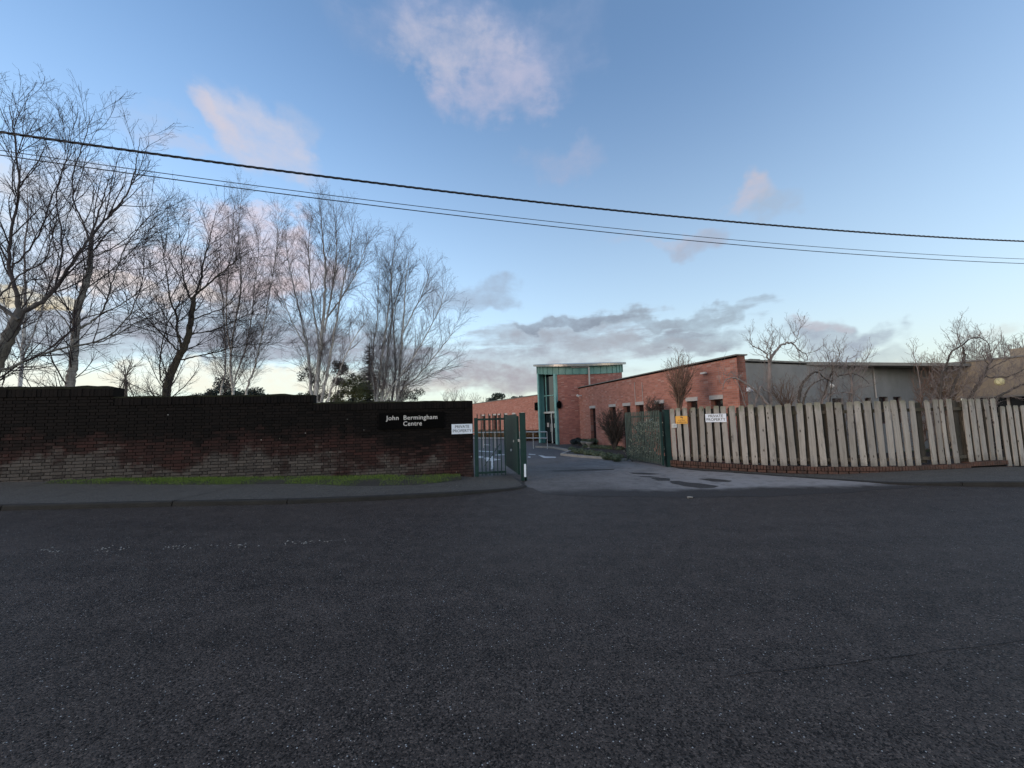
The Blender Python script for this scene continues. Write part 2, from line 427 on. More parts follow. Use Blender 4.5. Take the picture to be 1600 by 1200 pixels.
M['beige'] = render_mat('beige_block', (0.32, 0.268, 0.20), (0.25, 0.21, 0.155), 0.35, (0.20, 0.15, 0.10))

def facade_brick(name, a, b2, mortar, scl=1.0, dirt=0.3):
    m, N, b = new_mat(name); uv = coords(N, 'UV')
    t = N.n.new('ShaderNodeTexBrick'); N.l.new(uv, t.inputs['Vector'])
    t.inputs['Scale'].default_value = 1.0; t.inputs['Brick Width'].default_value = 0.225
    t.inputs['Row Height'].default_value = 0.075; t.inputs['Mortar Size'].default_value = 0.0055
    t.inputs['Mortar Smooth'].default_value = 0.2; t.inputs['Bias'].default_value = -0.1
    t.inputs['Color1'].default_value = (*a, 1); t.inputs['Color2'].default_value = (*b2, 1); t.inputs['Mortar'].default_value = (*mortar, 1)
    t.offset = 0.5
    # per brick variation from a stretched cell noise
    q = N.v('MULTIPLY', uv, (1 / 0.225, 1 / 0.075, 0))
    wn_ = N.n.new('ShaderNodeTexWhiteNoise'); wn_.noise_dimensions = '2D'
    N.l.new(N.v('FLOOR', q), wn_.inputs['Vector'])
    rv = wn_.outputs['Value']
    c = N.mix(N.m('MULTIPLY', N.rng(rv, 0.5, 1.0), 0.55), t.outputs['Color'], tuple(x * 0.45 for x in a))
    c = N.mix(N.m('MULTIPLY', N.rng(rv, 0.12, 0.0), 0.6), c, (0.42, 0.30, 0.25))
    bl = N.rng(N.noise(N.v('MULTIPLY', uv, (1, 2.4, 1)), 1.2, 5, 0.65), 0.35, 0.7)
    c = N.mix(N.m('MULTIPLY', bl, dirt), c, tuple(x * 0.5 for x in a))
    fine = N.noise(N.v('MULTIPLY', uv, (1, 3, 1)), 9.0, 4, 0.7)
    c = N.mix(N.m('MULTIPLY', N.rng(fine, 0.55, 0.8), 0.35), c, (0.45, 0.34, 0.30))
    N.put(b.inputs['Base Color'], c); b.inputs['Roughness'].default_value = 0.9
    N.put(b.inputs['Normal'], N.bump(t.outputs['Fac'], -0.6, 0.01) if False else N.bump(N.m('SUBTRACT', 1.0, t.outputs['Fac']), 0.6, 0.008))
    return m
M['fbrick'] = facade_brick('red_facade_brick', (0.43, 0.175, 0.120), (0.34, 0.135, 0.100), (0.34, 0.25, 0.21))
M['fbrick_dark'] = facade_brick('tower_and_shaded_pier_brick', (0.36, 0.130, 0.098), (0.26, 0.098, 0.080), (0.28, 0.19, 0.16), dirt=0.5)

def old_brick():
    """mossy, sooty street wall brick; 'rnd' per brick attribute; stains have their own ragged shapes"""
    m, N, b = new_mat('old_wall_brick'); P = gpos(N)
    at = N.n.new('ShaderNodeAttribute'); at.attribute_name = 'rnd'; r = at.outputs['Fac']
    at2 = N.n.new('ShaderNodeObjectInfo')
    r = N.m('FRACT', N.m('ADD', r, at2.outputs['Random']))
    x, y, z = N.sep(P)
    big = N.noise(N.v('MULTIPLY', P, (0.55, 0.55, 0.9)), 1.0, 5, 0.6)
    med = N.noise(P, 3.0, 5, 0.65); fine = N.noise(P, 30.0, 4, 0.7)
    red = N.mix(r, (0.048, 0.0185, 0.0155), (0.022, 0.0125, 0.011))
    red = N.mix(N.m('MULTIPLY', fine, 0.5), red, (0.022, 0.017, 0.015))
    grey = N.mix(r, (0.078, 0.066, 0.057), (0.034, 0.029, 0.026))
    grey = N.mix(N.m('MULTIPLY', N.rng(fine, 0.45, 0.7), 0.5), grey, (0.12, 0.115, 0.105))
    soot = N.mix(r, (0.0050, 0.0046, 0.0040), (0.0016, 0.0016, 0.0015))
    # height above the pavement, which climbs to the left
    hgt = N.m('SUBTRACT', z, N.m('MULTIPLY', N.m('MAXIMUM', N.m('SUBTRACT', -0.8, x), 0.0), 0.047))
    hn = N.m('ADD', hgt, N.m('MULTIPLY', N.m('SUBTRACT', big, 0.5), 1.9))
    hn = N.m('ADD', hn, N.m('MULTIPLY', N.m('SUBTRACT', med, 0.5), 0.7))
    hn = N.m('ADD', hn, N.m('MULTIPLY', N.m('SUBTRACT', r, 0.5), 0.18))
    f_soot = N.rng(hn, 0.62, 1.25, smooth=True)
    hn2 = N.m('ADD', hn, N.m('MULTIPLY', N.m('SUBTRACT', N.noise(N.v('ADD', P, (31, 7, 3)), 1.1, 5, 0.65), 0.5), 2.4))
    f_grey = N.rng(hn2, 0.66, 0.22, smooth=True)
    redlow = N.rng(N.m('ADD', x, N.m('MULTIPLY', N.m('SUBTRACT', med, 0.5), 3.0)), -3.2, -2.4)
    f_grey = N.m('MULTIPLY', f_grey, N.m('SUBTRACT', 1.0, N.m('MULTIPLY', N.m('MULTIPLY', redlow, N.rng(hgt, 0.45, 0.2)), 0.8)))
    c = N.mix(f_grey, red, grey)
    c = N.mix(N.m('MULTIPLY', f_soot, 0.93), c, soot)
    # small lime spots
    vc = N.vor(P, 5.0); vcol = N.vor(P, 5.0, out='Color'); vr = N.sep(vcol)[0]
    spot = N.m('MULTIPLY', N.rng(vc, 0.075, 0.04), N.m('GREATER_THAN', vr, 0.86))
    c = N.mix(N.m('MULTIPLY', spot, 0.8), c, (0.40, 0.40, 0.37))
    N.put(b.inputs['Base Color'], c); b.inputs['Roughness'].default_value = 0.95
    b.inputs['Specular IOR Level'].default_value = 0.2
    N.put(b.inputs['Normal'], N.bump(fine, 0.6, 0.006))
    return m
M['oldbrick'] = old_brick()
M['oldmortar'] = simple('sooty_mortar', (0.010, 0.009, 0.008), (0.005, 0.005, 0.005), 0.95, 3.0, 0.4, 60, spec=0.1)
M['moss'] = simple('moss', (0.024, 0.025, 0.013), (0.008, 0.008, 0.006), 0.98, 6.0, 1.0, 60, spec=0.1, bdist=0.01)
M['plinthbrick'] = simple('plinth_brick', (0.105, 0.050, 0.034), (0.030, 0.022, 0.018), 0.92, 5.0, 0.4, 50)
M['plinthmortar'] = simple('plinth_mortar', (0.008, 0.007, 0.006), (0.005, 0.005, 0.005), 0.95, 3.0, 0.3, 60, spec=.1)

def wood(name, c1, c2, c3):
    m, N, b = new_mat(name); P = coords(N, 'Object')
    oi = N.n.new('ShaderNodeObjectInfo'); rnd = oi.outputs['Random']
    q = N.v('ADD', N.v('MULTIPLY', P, (34, 34, 1.3)), N.xyz(N.m('MULTIPLY', rnd, 50.0), 0.0, N.m('MULTIPLY', rnd, 31.0)))
    grain = N.noise(q, 1.0, 7, 0.7, dist=0.6)
    q2 = N.v('ADD', N.v('MULTIPLY', P, (5, 5, 1.4)), N.xyz(N.m('MULTIPLY', rnd, 90.0), 0.0, 0.0))
    blot = N.noise(q2, 1.0, 6, 0.7)
    c = N.mix(N.rng(grain, 0.35, 0.62), c2, c1)
    c = N.mix(N.m('MULTIPLY', N.rng(blot, 0.45, 0.62), 0.75), c, c3)
    drk = N.noise(N.v('ADD', N.v('MULTIPLY', P, (9, 9, 2.2)), N.xyz(N.m('MULTIPLY', rnd, 70.0), 0.0, 5.0)), 1.0, 6, 0.7)
    c = N.mix(N.m('MULTIPLY', N.rng(drk, 0.54, 0.68), 0.6), c, tuple(x * 0.35 for x in c2))
    r2 = N.m('FRACT', N.m('MULTIPLY', rnd, 7.31))
    c = N.mix(N.m('MULTIPLY', r2, 0.55), c, tuple(x * 0.55 for x in c2))
    # green algae at the head, damp at the foot
    z = N.sep(P)[2]
    alg = N.m('ADD', N.rng(z, 1.25, 1.66), N.m('MULTIPLY', N.m('SUBTRACT', blot, 0.5), 2.2))
    c = N.mix(N.m('MULTIPLY', N.rng(alg, 0.55, 1.1), 0.6), c, (c2[0] * .55, c2[1] * .62, c2[2] * .38))
    damp = N.m('ADD', N.rng(z, 0.35, 0.0), N.m('MULTIPLY', N.m('SUBTRACT', blot, 0.5), 1.8))
    c = N.mix(N.m('MULTIPLY', N.rng(damp, 0.5, 1.0), 0.55), c, tuple(x * 0.4 for x in c2))
    kn = N.vor(N.v('ADD', N.v('MULTIPLY', P, (8, 8, 3.5)), N.xyz(N.m('MULTIPLY', rnd, 37.0), 0.0, N.m('MULTIPLY', rnd, 17.0))), 1.0)
    c = N.mix(N.m('MULTIPLY', N.rng(kn, 0.17, 0.08), 0.85), c, (0.040, 0.028, 0.020))
    N.put(b.inputs['Base Color'], c); b.inputs['Roughness'].default_value = 0.92
    b.inputs['Specular IOR Level'].default_value = 0.25
    N.put(b.inputs['Normal'], N.bump(grain, 0.7, 0.005))
    return m
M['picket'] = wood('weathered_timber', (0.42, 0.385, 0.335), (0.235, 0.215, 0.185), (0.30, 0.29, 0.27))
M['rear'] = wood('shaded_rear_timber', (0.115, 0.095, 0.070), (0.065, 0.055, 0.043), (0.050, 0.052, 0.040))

def bark(name, c1, c2, sc=10.0, stripes=0.0, dark=(0.03, 0.025, 0.022), young=None, zr=(4, 9)):
    m, N, b = new_mat(name); P = gpos(N)
    n1 = N.noise(N.v('MULTIPLY', P, (1, 1, 0.35)), sc, 5, 0.65)
    c = N.mix(N.rng(n1, 0.35, 0.65), c1, c2)
    if stripes:
        n2 = N.noise(N.v('MULTIPLY', P, (1, 1, 5.0)), sc * 0.7, 4, 0.65)
        c = N.mix(N.m('MULTIPLY', N.rng(n2, 0.60, 0.68), stripes), c, dark)
    if young:      # thinner, younger wood higher up is browner than the old bark
        zz = N.m('ADD', N.sep(P)[2], N.m('MULTIPLY', n1, 2.0))
        c = N.mix(N.rng(zz, zr[0], zr[1]), c, young)
    N.put(b.inputs['Base Color'], c); b.inputs['Roughness'].default_value = 0.9
    N.put(b.inputs['Normal'], N.bump(n1, 0.5, 0.01))
    return m
M['bark_grey'] = bark('grey_bark', (0.17, 0.162, 0.14), (0.085, 0.082, 0.07), 9, 0.4, young=(0.045, 0.038, 0.040), zr=(4.6, 7.0))
M['bark_pale'] = bark('pale_grey_bark', (0.27, 0.265, 0.25), (0.15, 0.145, 0.135), 9, 0.5, young=(0.060, 0.052, 0.052), zr=(7.2, 9.8))
M['bark_brown'] = bark('brown_bark', (0.085, 0.068, 0.052), (0.04, 0.033, 0.027), 14)
M['bark_dark'] = bark('dark_bark', (0.060, 0.050, 0.034), (0.026, 0.022, 0.017), 14)
M['bark_birch'] = bark('birch_bark', (0.60, 0.575, 0.53), (0.42, 0.40, 0.37), 8, 0.6, young=(0.15, 0.13, 0.125), zr=(6.0, 11.0))
M['twig_dark'] = bark('dark_twig', (0.036, 0.027, 0.030), (0.022, 0.017, 0.019), 14)
M['twig_birch'] = bark('birch_twig', (0.13, 0.105, 0.102), (0.08, 0.064, 0.064), 14)
M['twig_pale'] = bark('pale_twig', (0.25, 0.21, 0.19), (0.15, 0.125, 0.11), 14)
M['twig_rust'] = bark('rusty_twig', (0.19, 0.115, 0.075), (0.12, 0.075, 0.055), 14)
M['twig_far'] = bark('distant_twig', (0.17, 0.14, 0.12), (0.12, 0.10, 0.09), 3)

def leafmat(name, c1, c2, rough=0.6):
    m, N, b = new_mat(name); P = gpos(N)
    n1 = N.noise(P, 4.0, 3, 0.6); n2 = N.noise(P, 45.0, 2, 0.6)
    c = N.mix(N.rng(N.m('ADD', N.m('MULTIPLY', n1, 0.5), N.m('MULTIPLY', n2, 0.5)), 0.4, 0.6), c1, c2)
    N.put(b.inputs['Base Color'], c); b.inputs['Roughness'].default_value = rough
    return m
M['leaf_dark'] = leafmat('dark_evergreen_leaf', (0.022, 0.034, 0.018), (0.012, 0.020, 0.012))
M['leaf_olive'] = leafmat('olive_leaf', (0.125, 0.125, 0.030), (0.065, 0.072, 0.020))
M['leaf_conifer'] = leafmat('conifer_needles', (0.028, 0.040, 0.034), (0.014, 0.022, 0.020))
M['leaf_bed'] = leafmat('ground_cover_leaf', (0.115, 0.140, 0.070), (0.065, 0.085, 0.045))
M['leaf_cream'] = leafmat('cream_leaf', (0.72, 0.72, 0.55), (0.45, 0.50, 0.32))
M['leaf_brown'] = leafmat('brown_hedge_leaf', (0.16, 0.085, 0.030), (0.085, 0.06, 0.024))
M['grass'] = leafmat('grass_blade', (0.105, 0.165, 0.014), (0.052, 0.092, 0.009), 0.8)

# ------------------------------------------------------------------ GROUND, ROAD
def grid_sheet(name, xs, ys, zf, m, kind='structure'):
    vs = [(x, y, zf(x, y)) for y in ys for x in xs]
    nx = len(xs); fs = [(j * nx + i, j * nx + i + 1, (j + 1) * nx + i + 1, (j + 1) * nx + i) for j in range(len(ys) - 1) for i in range(nx - 1)]
    me = bpy.data.meshes.new(name); me.from_pydata(vs, [], fs); me.materials.append(m)
    me.polygons.foreach_set('use_smooth', [True] * len(fs)); me.update()
    o = bpy.data.objects.new(name, me); COL.objects.link(o); tag(o, kind=kind)
    return o
xs = [-1500, -600, -250, -120, -70] + list(np.linspace(-45, 45, 61)) + [70, 120, 250, 600, 1500]
ys = [-600, -200, -80, -40] + list(np.linspace(-20, 60, 61)) + [80, 120, 200, 400, 900, 2500]
grid_sheet('ground', xs, ys, lambda x, y: R(x, y) - 0.06, M['lawn'])
grid_sheet('road', list(np.linspace(-45, 45, 121)), list(np.linspace(-12, 16, 57)), lambda x, y: R(x, y) - (0.0 if y < 13 else 0.03), M['road'])

def ground_poly(name, pix, m, dz, parent=None, kind=None, world_pts=None, sub=0.5, ragged=0.0):
    """sheet laid over the ground; outline given by points of the photograph that lie on the ground"""
    pts = world_pts or [on_ground(px, py) for px, py in pix]
    bm = bmesh.new()
    vs = [bm.verts.new((p[0], p[1], 0)) for p in pts]
    f = bm.faces.new(vs)
    bmesh.ops.triangulate(bm, faces=[f])
    for _ in range(6):
        es = [e for e in bm.edges if e.calc_length() > sub]
        if not es: break
        bmesh.ops.subdivide_edges(bm, edges=es, cuts=1)
        bmesh.ops.triangulate(bm, faces=bm.faces[:])
    for v in bm.verts:
        if ragged and v.is_boundary:
            q = Vector((v.co.x * 2.1, v.co.y * 2.1, 3.3)); v.co.x += ragged * (mnoise.noise(q) + .5 * mnoise.noise(q * 3)); v.co.y += ragged * (mnoise.noise(q + Vector((9, 9, 9))) + .5 * mnoise.noise(q * 3.1))
    for v in bm.verts: v.co.z = R(v.co.x, v.co.y) + dz
    bmesh.ops.recalc_face_normals(bm, faces=bm.faces[:])
    for ff in bm.faces:
        if ff.normal.z < 0: ff.normal_flip()
    me = bpy.data.meshes.new(name); bm.to_mesh(me); bm.free(); me.materials.append(m)
    me.polygons.foreach_set('use_smooth', [True] * len(me.polygons))
    o = bpy.data.objects.new(name, me); COL.objects.link(o)
    if parent: o.parent = parent
    if kind: tag(o, kind=kind)
    return o

# ------------------------------------------------------------------ LEFT BRICK WALL frame
WA = math.radians(13.0)
WDIR = Vector((-math.cos(WA), -math.sin(WA), 0))            # along the wall, away from the gate (to the left)
WN = Vector((math.sin(WA), -math.cos(WA), 0))               # outward, to the street
W0 = at_y(740.5, 744, 11.4); W0.z = 0
def wall_hit(px, py):
    d = ray(px, py); o = Vector((0, 0, EYE)); t = (W0 - o).dot(WN) / d.dot(WN)
    p = o + d * t; return (p - W0).dot(WDIR), p.z
def wpt(s, z, off=0.0): return W0 + WDIR * s + WN * off + Vector((0, 0, z))
S_LEN = 20.0
s_step1 = wall_hit(490, 623)[0]; s_step2 = wall_hit(179, 615)[0]
TOPS = [(0.0, s_step1, 0.54 + EYE), (s_step1, s_step2, 0.765 + EYE), (s_step2, S_LEN, 0.99 + EYE)]
COPE = 0.20
ZB = -2.0 + EYE
CO = 0.075

wall = empty('brick_wall', wpt(0, R(W0.x, W0.y)))
tag(wall, 'long sooty red brick boundary wall stepping down to the green gates', 'wall')
mb = MB()
for s0, s1, zt in TOPS:
    a = wpt(s0, ZB, -0.012); 
    mb.frame_box(a, WDIR * (s1 - s0), -WN * 0.30, Vector((0, 0, zt - .03 - ZB)))
local(mb.build('mortar_core', M['oldmortar'], wall), wall)

def brick_verts(w, h, d, ch=0.004):
    """front-facing brick: face plus bevelled rim and sides; local x along, y outward, z up, origin at lower corner"""
    v = [(0, 0, 0), (w, 0, 0), (w, 0, h), (0, 0, h)]
    v += [(0, d - ch, 0), (w, d - ch, 0), (w, d - ch, h), (0, d - ch, h)]
    v += [(ch, d, ch), (w - ch, d, ch), (w - ch, d, h - ch), (ch, d, h - ch)]
    f = [(8, 9, 10, 11)]
    for k in range(4):
        k2 = (k + 1) % 4
        f.append((4 + k, 4 + k2, 8 + k2, 8 + k)); f.append((k, k2, 4 + k2, 4 + k))
    return v, f
rows = []   # (s, z, w, h)
r_ = random.Random(3)
k = 0
ztmax = TOPS[-1][2] - COPE
while ztmax - (k + 1) * CO > ZB:
    z = ztmax - (k + 1) * CO
    lo_s = min(t[0] for t in TOPS if t[2] - COPE > z + CO - 0.01)
    s = -0.7875 + (k % 2) * 0.39375; i = 0
    seq = [0.225, 0.225, 0.225, 0.1125]
    while s < S_LEN:
        w = seq[i % 4]; a, b = max(s, lo_s), min(s + w, S_LEN)
        if b - a > 0.03: rows.append((a + 0.006, z + 0.006, b - a - 0.012, CO - 0.012))
        s += w; i += 1
    k += 1
# the bricks nearest the camera are single objects
cpos = Vector((0, 0, EYE))
def bvis(b):
    p = wpt(b[0] + b[2] / 2, b[1])
    g = R(p.x, p.y) + 0.10
    if b[1] < g - 0.03: return 1e9
    q = CAMROT.transposed() @ (p - cpos)
    px = 800 + F * q.x / -q.z
    if px < 2: return 1e9
    if abs(b[2] - 0.213) > 0.004: return 1e6 + (p - cpos).length
    return (p - cpos).length
order = sorted(range(len(rows)), key=lambda i: bvis(rows[i]))
single = set(order[:296])
variants = []
bmat = M['oldbrick']
for k in range(10):
    v, f = brick_verts(0.213, 0.063, 0.022)
    v = [(x + r_.uniform(-.0015, .0015), y + (r_.uniform(-.002, .002) if y > 0.01 else 0), z + r_.uniform(-.0015, .0015)) for x, y, z in v]
    me = bpy.data.meshes.new('brick'); me.from_pydata(v, [], f); me.materials.append(bmat)
    at = me.attributes.new('rnd', 'FLOAT', 'FACE'); at.data.foreach_set('value', [k / 10] * len(f)); me.update()
    variants.append(me)
RW = Matrix(((WDIR.x, WN.x, 0), (WDIR.y, WN.y, 0), (0, 0, 1))).to_4x4()
V = []; Fs = []; A = []
for i, (s, z, w, h) in enumerate(rows):
    off = r_.uniform(-0.004, 0.003)
    if i in single:
        o = bpy.data.objects.new('brick', variants[r_.randrange(10)]); COL.objects.link(o); o.parent = wall
        o.matrix_parent_inverse = Matrix.Translation(wall.location).inverted()
        o.matrix_basis = Matrix.Translation(wpt(s, z, -0.012 + off)) @ RW @ Matrix.Diagonal((w / 0.213, 1, 1, 1))
        continue
    v, f = brick_verts(w, h, 0.022); b0 = len(V)
    for x, y, zz in v:
        p = wpt(s + x, z + zz, -0.012 + off + y); V.append(tuple(p))
    Fs += [tuple(q + b0 for q in ff) for ff in f]; A += [r_.random()] * len(f)
def attr_mesh(name, V, Fs, A, m, parent, kind=None):
    me = bpy.data.meshes.new(name); me.from_pydata(V, [], Fs); me.materials.append(m)
    at = me.attributes.new('rnd', 'FLOAT', 'FACE'); at.data.foreach_set('value', A); me.update()
    o = bpy.data.objects.new(name, me); COL.objects.link(o)
    if parent: o.parent = parent; local(o, parent)
    if kind: tag(o, kind=kind)
    return o
attr_mesh('small_bricks', V, Fs, A, bmat, wall, 'stuff')
# soldier coping with mossy top
V = []; Fs = []; A = []
for s0, s1, zt in TOPS:
    s = s0
    while s < s1 - 0.03:
        w = 0.078; off = r_.uniform(-.008, .010); hh = COPE - 0.014 + r_.uniform(-.016, .010)
        x0, x1 = s + 0.004, min(s + w - 0.004, s1)
        b0 = len(V)
        for (xx, yy, zz) in ((x0, 0.03 + off, 0), (x1, 0.03 + off, 0), (x1, 0.03 + off, hh - .012), (x0, 0.03 + off, hh - .012),
                             (x0, -.33, 0), (x1, -.33, 0), (x1, -.33, hh), (x0, -.33, hh), (x0, 0.012 + off, hh), (x1, 0.012 + off, hh)):
            V.append(tuple(wpt(xx, zt - COPE + 0.006 + zz, yy)))
        Fs += [tuple(b0 + q for q in t) for t in ((0, 1, 2, 3), (1, 5, 6, 9, 2), (4, 0, 3, 8, 7), (5, 4, 7, 6), (8, 9, 6, 7), (3, 2, 9, 8), (0, 4, 5, 1))]
        A += [r_.random()] * 7
        s += w
attr_mesh('coping_bricks', V, Fs, A, bmat, wall, 'stuff')
# moss cushion along the tops
mb = MB()
for s0, s1, zt in TOPS:
    n = int((s1 - s0) / 0.10); prev = None
    for i in range(n + 1):
        s = s0 + (s1 - s0) * i / n
        e = min(1.0, 4 * min(s - s0 + .05, s1 - s + .05))
        hh = (0.004 + 0.050 * (mnoise.noise(Vector((s * 1.7, zt * 3, 0))) * .5 + .5) + 0.012 * mnoise.noise(Vector((s * 9, zt, 4)))) * e * (1.9 if zt > 2.6 else 1)
        ring = [wpt(s, zt - 0.02, 0.03), wpt(s, zt + hh * .6, 0.02), wpt(s, zt + hh, -0.08), wpt(s, zt + hh, -0.22), wpt(s, zt - 0.02, -0.34)]
        if prev:
            for a in range(4): mb.quad(prev[a], ring[a], ring[a + 1], prev[a + 1])
        prev = ring
local(mb.build('moss_capping', M['moss'], wall, smooth=True), wall)

# ------------------------------------------------------------------ LEFT PAVEMENT with kerb
KH = 0.085
kerb_px = [(-420, 806), (-200, 802), (0, 798), (130, 795), (268, 791.5), (448, 788), (560, 783.5), (640, 779.5), (700, 776), (750, 771.5), (790, 767.5), (815, 764), (824, 760.5)]
kpts = [on_ground(*p) for p in kerb_px]
def resample(pts, step):
    out = []; 
    for i in range(len(pts) - 1):
        a, b = Vector(pts[i]), Vector(pts[i + 1]); n = max(1, int((b - a).length / step))
        for k in range(n): out.append(a.lerp(b, k / n))
    out.append(Vector(pts[-1])); return out
pav = empty('pavement', kpts[6]); tag(pav, kind='structure')
def kh(p):   # the kerb drops towards the gate
    return KH * (0.45 + 0.55 * sst((-p.x + 0.4) / 2.2))
def wall_s_at(p): return (Vector((p.x, p.y, 0)) - W0).dot(WDIR)
def back_pt(p):
    s = wall_s_at(p)
    if s > 0.0:
        q = wpt(s, 0, 0.01)
    else:
        q = W0 + WDIR * (s * 1.0) + WN * (0.01 + 0.0)
    return q
joints = [0, 1, 2, 4, 5, 12]
for j in range(len(joints) - 1):
    seg = kpts[joints[j]:joints[j + 1] + 1]
    pts = resample(seg, 0.35)
    mb = MB(); prev = None; kb = MB(); kprev = None
    for i, p in enumerate(pts):
        g = 0.008 if i == 0 else (-0.008 if i == len(pts) - 1 else 0)
        t = (pts[min(i + 1, len(pts) - 1)] - pts[max(i - 1, 0)]).normalized()
        p = p + t * g
        inn = Vector((-t.y, t.x, 0))
        h = kh(p); z0 = R(p.x, p.y)
        wob = 0.006 * mnoise.noise(Vector((p.x * 2.3, p.y, 1)))
        a = Vector((p.x, p.y, z0 - 0.02)); b = Vector((p.x, p.y, z0 + h - 0.02 + wob)) + inn * 0.012
        c = Vector((p.x, p.y, z0 + h + wob)) + inn * 0.03; d = Vector((p.x, p.y, 0)) + inn * 0.125; d.z = R(d.x, d.y) + h + wob
        ring = [a, b, c, d]
        if kprev:
            for q in range(3): kb.quad(kprev[q], ring[q], ring[q + 1], kprev[q + 1])
        kprev = ring
        skew = 0.0
        e = back_pt(p + t * 0.7 * sst((-1.0 - p.x) / 2.5))
        rr = []
        for q in range(7):
            f = q / 6; m_ = d.lerp(Vector((e.x, e.y, d.z)), f)
            m_.z = R(m_.x, m_.y) + h + (0.02 * f if p.x < -1 else 0) + (0.003 if q == 0 else 0)
            rr.append(m_)
        if prev:
            for q in range(6): mb.quad(prev[q], rr[q], rr[q + 1], prev[q + 1])
        prev = rr
    mb.build('paving_slab', M['path'], None, smooth=True).parent = pav
    pav.children[-1].matrix_parent_inverse = Matrix.Translation(pav.location).inverted()
    ko = kb.build('kerbstone', M['kerb'], pav); local(ko, pav)
for c in pav.children: local(c, pav)

# grass verge between wall and footpath
def pav_level(x, y): return R(x, y) + KH + 0.02
low = [(66, 756), (180, 757), (300, 757.5), (400, 756.5), (480, 756), (540, 759), (600, 758.5), (650, 757), (690, 753.5), (722, 748.5)]
lw = [on_ground(px, py, KH + .02) for px, py in low]
vm = MB(); prev = None
lp = resample(lw, 0.25)
edge = []
for p in lp:
    s = wall_s_at(p); q = wpt(s, 0, 0.012)
    p = p - WN * 0.02 * 0; wob = 0.03 * mnoise.noise(Vector((p.x * 3, p.y * 3, 0)))
    p2 = Vector((p.x, p.y, 0)) + WN * wob
    a = Vector((p2.x, p2.y, pav_level(p2.x, p2.y) - 0.01)); b = Vector((q.x, q.y, pav_level(q.x, q.y) + 0.035)); c = a.lerp(b, .4); c.z += 0.02
    if prev: vm.quad(prev[0], a, c, prev[1]); vm.quad(prev[1], c, b, prev[2])
    prev = (a, c, b); edge.append((a, c, b))
verge = vm.build('verge', M['soil'], smooth=True); tag(verge, kind='structure')
V = []; Fs = []
gr = np.random.default_rng(5)
def blade(V, Fs, p, h, w, lean, az):
    b0 = len(V); ca, sa = math.cos(az), math.sin(az)
    V += [(p.x - w * ca, p.y - w * sa, p.z - .005), (p.x + w * ca, p.y + w * sa, p.z - .005), (p.x + lean[0], p.y + lean[1], p.z + h)]
    Fs.append((b0, b0 + 1, b0 + 2))
for i in range(26000):
    k = gr.integers(0, len(edge) - 1); f = gr.random(); t = gr.random() ** 0.9
    a = edge[k][0].lerp(edge[k + 1][0], f); c = edge[k][1].lerp(edge[k + 1][1], f); b = edge[k][2].lerp(edge[k + 1][2], f)
    p = a.lerp(c, t / .4) if t < .4 else c.lerp(b, (t - .4) / .6)
    dn = mnoise.noise(Vector((p.x * 1.3, p.y * 1.3, 2)))
    endf = min(1, 6 * k / len(edge) + .1, 5 * (1 - k / len(edge)))
    if gr.random() > (0.62 + 1.5 * dn) * endf + .06: continue
    h = gr.uniform(.02, .060) * (1 + .6 * dn) * min(1, .3 + endf)
    blade(V, Fs, p, h, 0.0035, gr.normal(0, .02, 2), gr.uniform(0, PI))
me = bpy.data.meshes.new('grass'); me.from_pydata(V, [], Fs); me.materials.append(M['grass'])
g = bpy.data.objects.new('grass', me); COL.objects.link(g); tag(g, kind='stuff')

# ------------------------------------------------------------------ RIGHT FENCE path
fence_px = [(1046, 13.15), (1085, 12.55), (1120, 12.05), (1155, 11.6), (1190, 11.25), (1260, 10.8), (1330, 10.5), (1400, 10.38), (1480, 10.5), (1548, 10.7), (1640, 11.05), (1760, 11.6)]
def fp(px, Y):
    p = at_y(px, 668, Y); return Vector((p.x, p.y, 0))
FP = resample([fp(*a) for a in fence_px], 0.15)
FL = [0.0]
for i in range(1, len(FP)): FL.append(FL[-1] + (FP[i] - FP[i - 1]).length)
def fpos(s):
    s = max(0, min(FL[-1] - 1e-4, s))
    i = int(np.searchsorted(FL, s, 'right')) - 1; i = min(i, len(FP) - 2)
    f = (s - FL[i]) / (FL[i + 1] - FL[i]); 
    i0 = max(0, i - 3); i1 = min(len(FP) - 1, i + 4)
    t = (FP[i1] - FP[i0]).normalized()
    return FP[i].lerp(FP[i + 1], f), t, Vector((t.y, -t.x, 0))          # position, tangent, outward normal (to street)
def fs_at(px, py):
    d = ray(px, py); best = None
    for i in range(len(FP)):
        c = FP[i].x * d.y - FP[i].y * d.x
        if i and (c > 0) != (pc > 0):
            f = pc / (pc - c); return FL[i - 1] + f * (FL[i] - FL[i - 1])
        pc = c
    return FL[-1]
s_end1 = fs_at(1495, 630); s_end2 = fs_at(1552, 630)
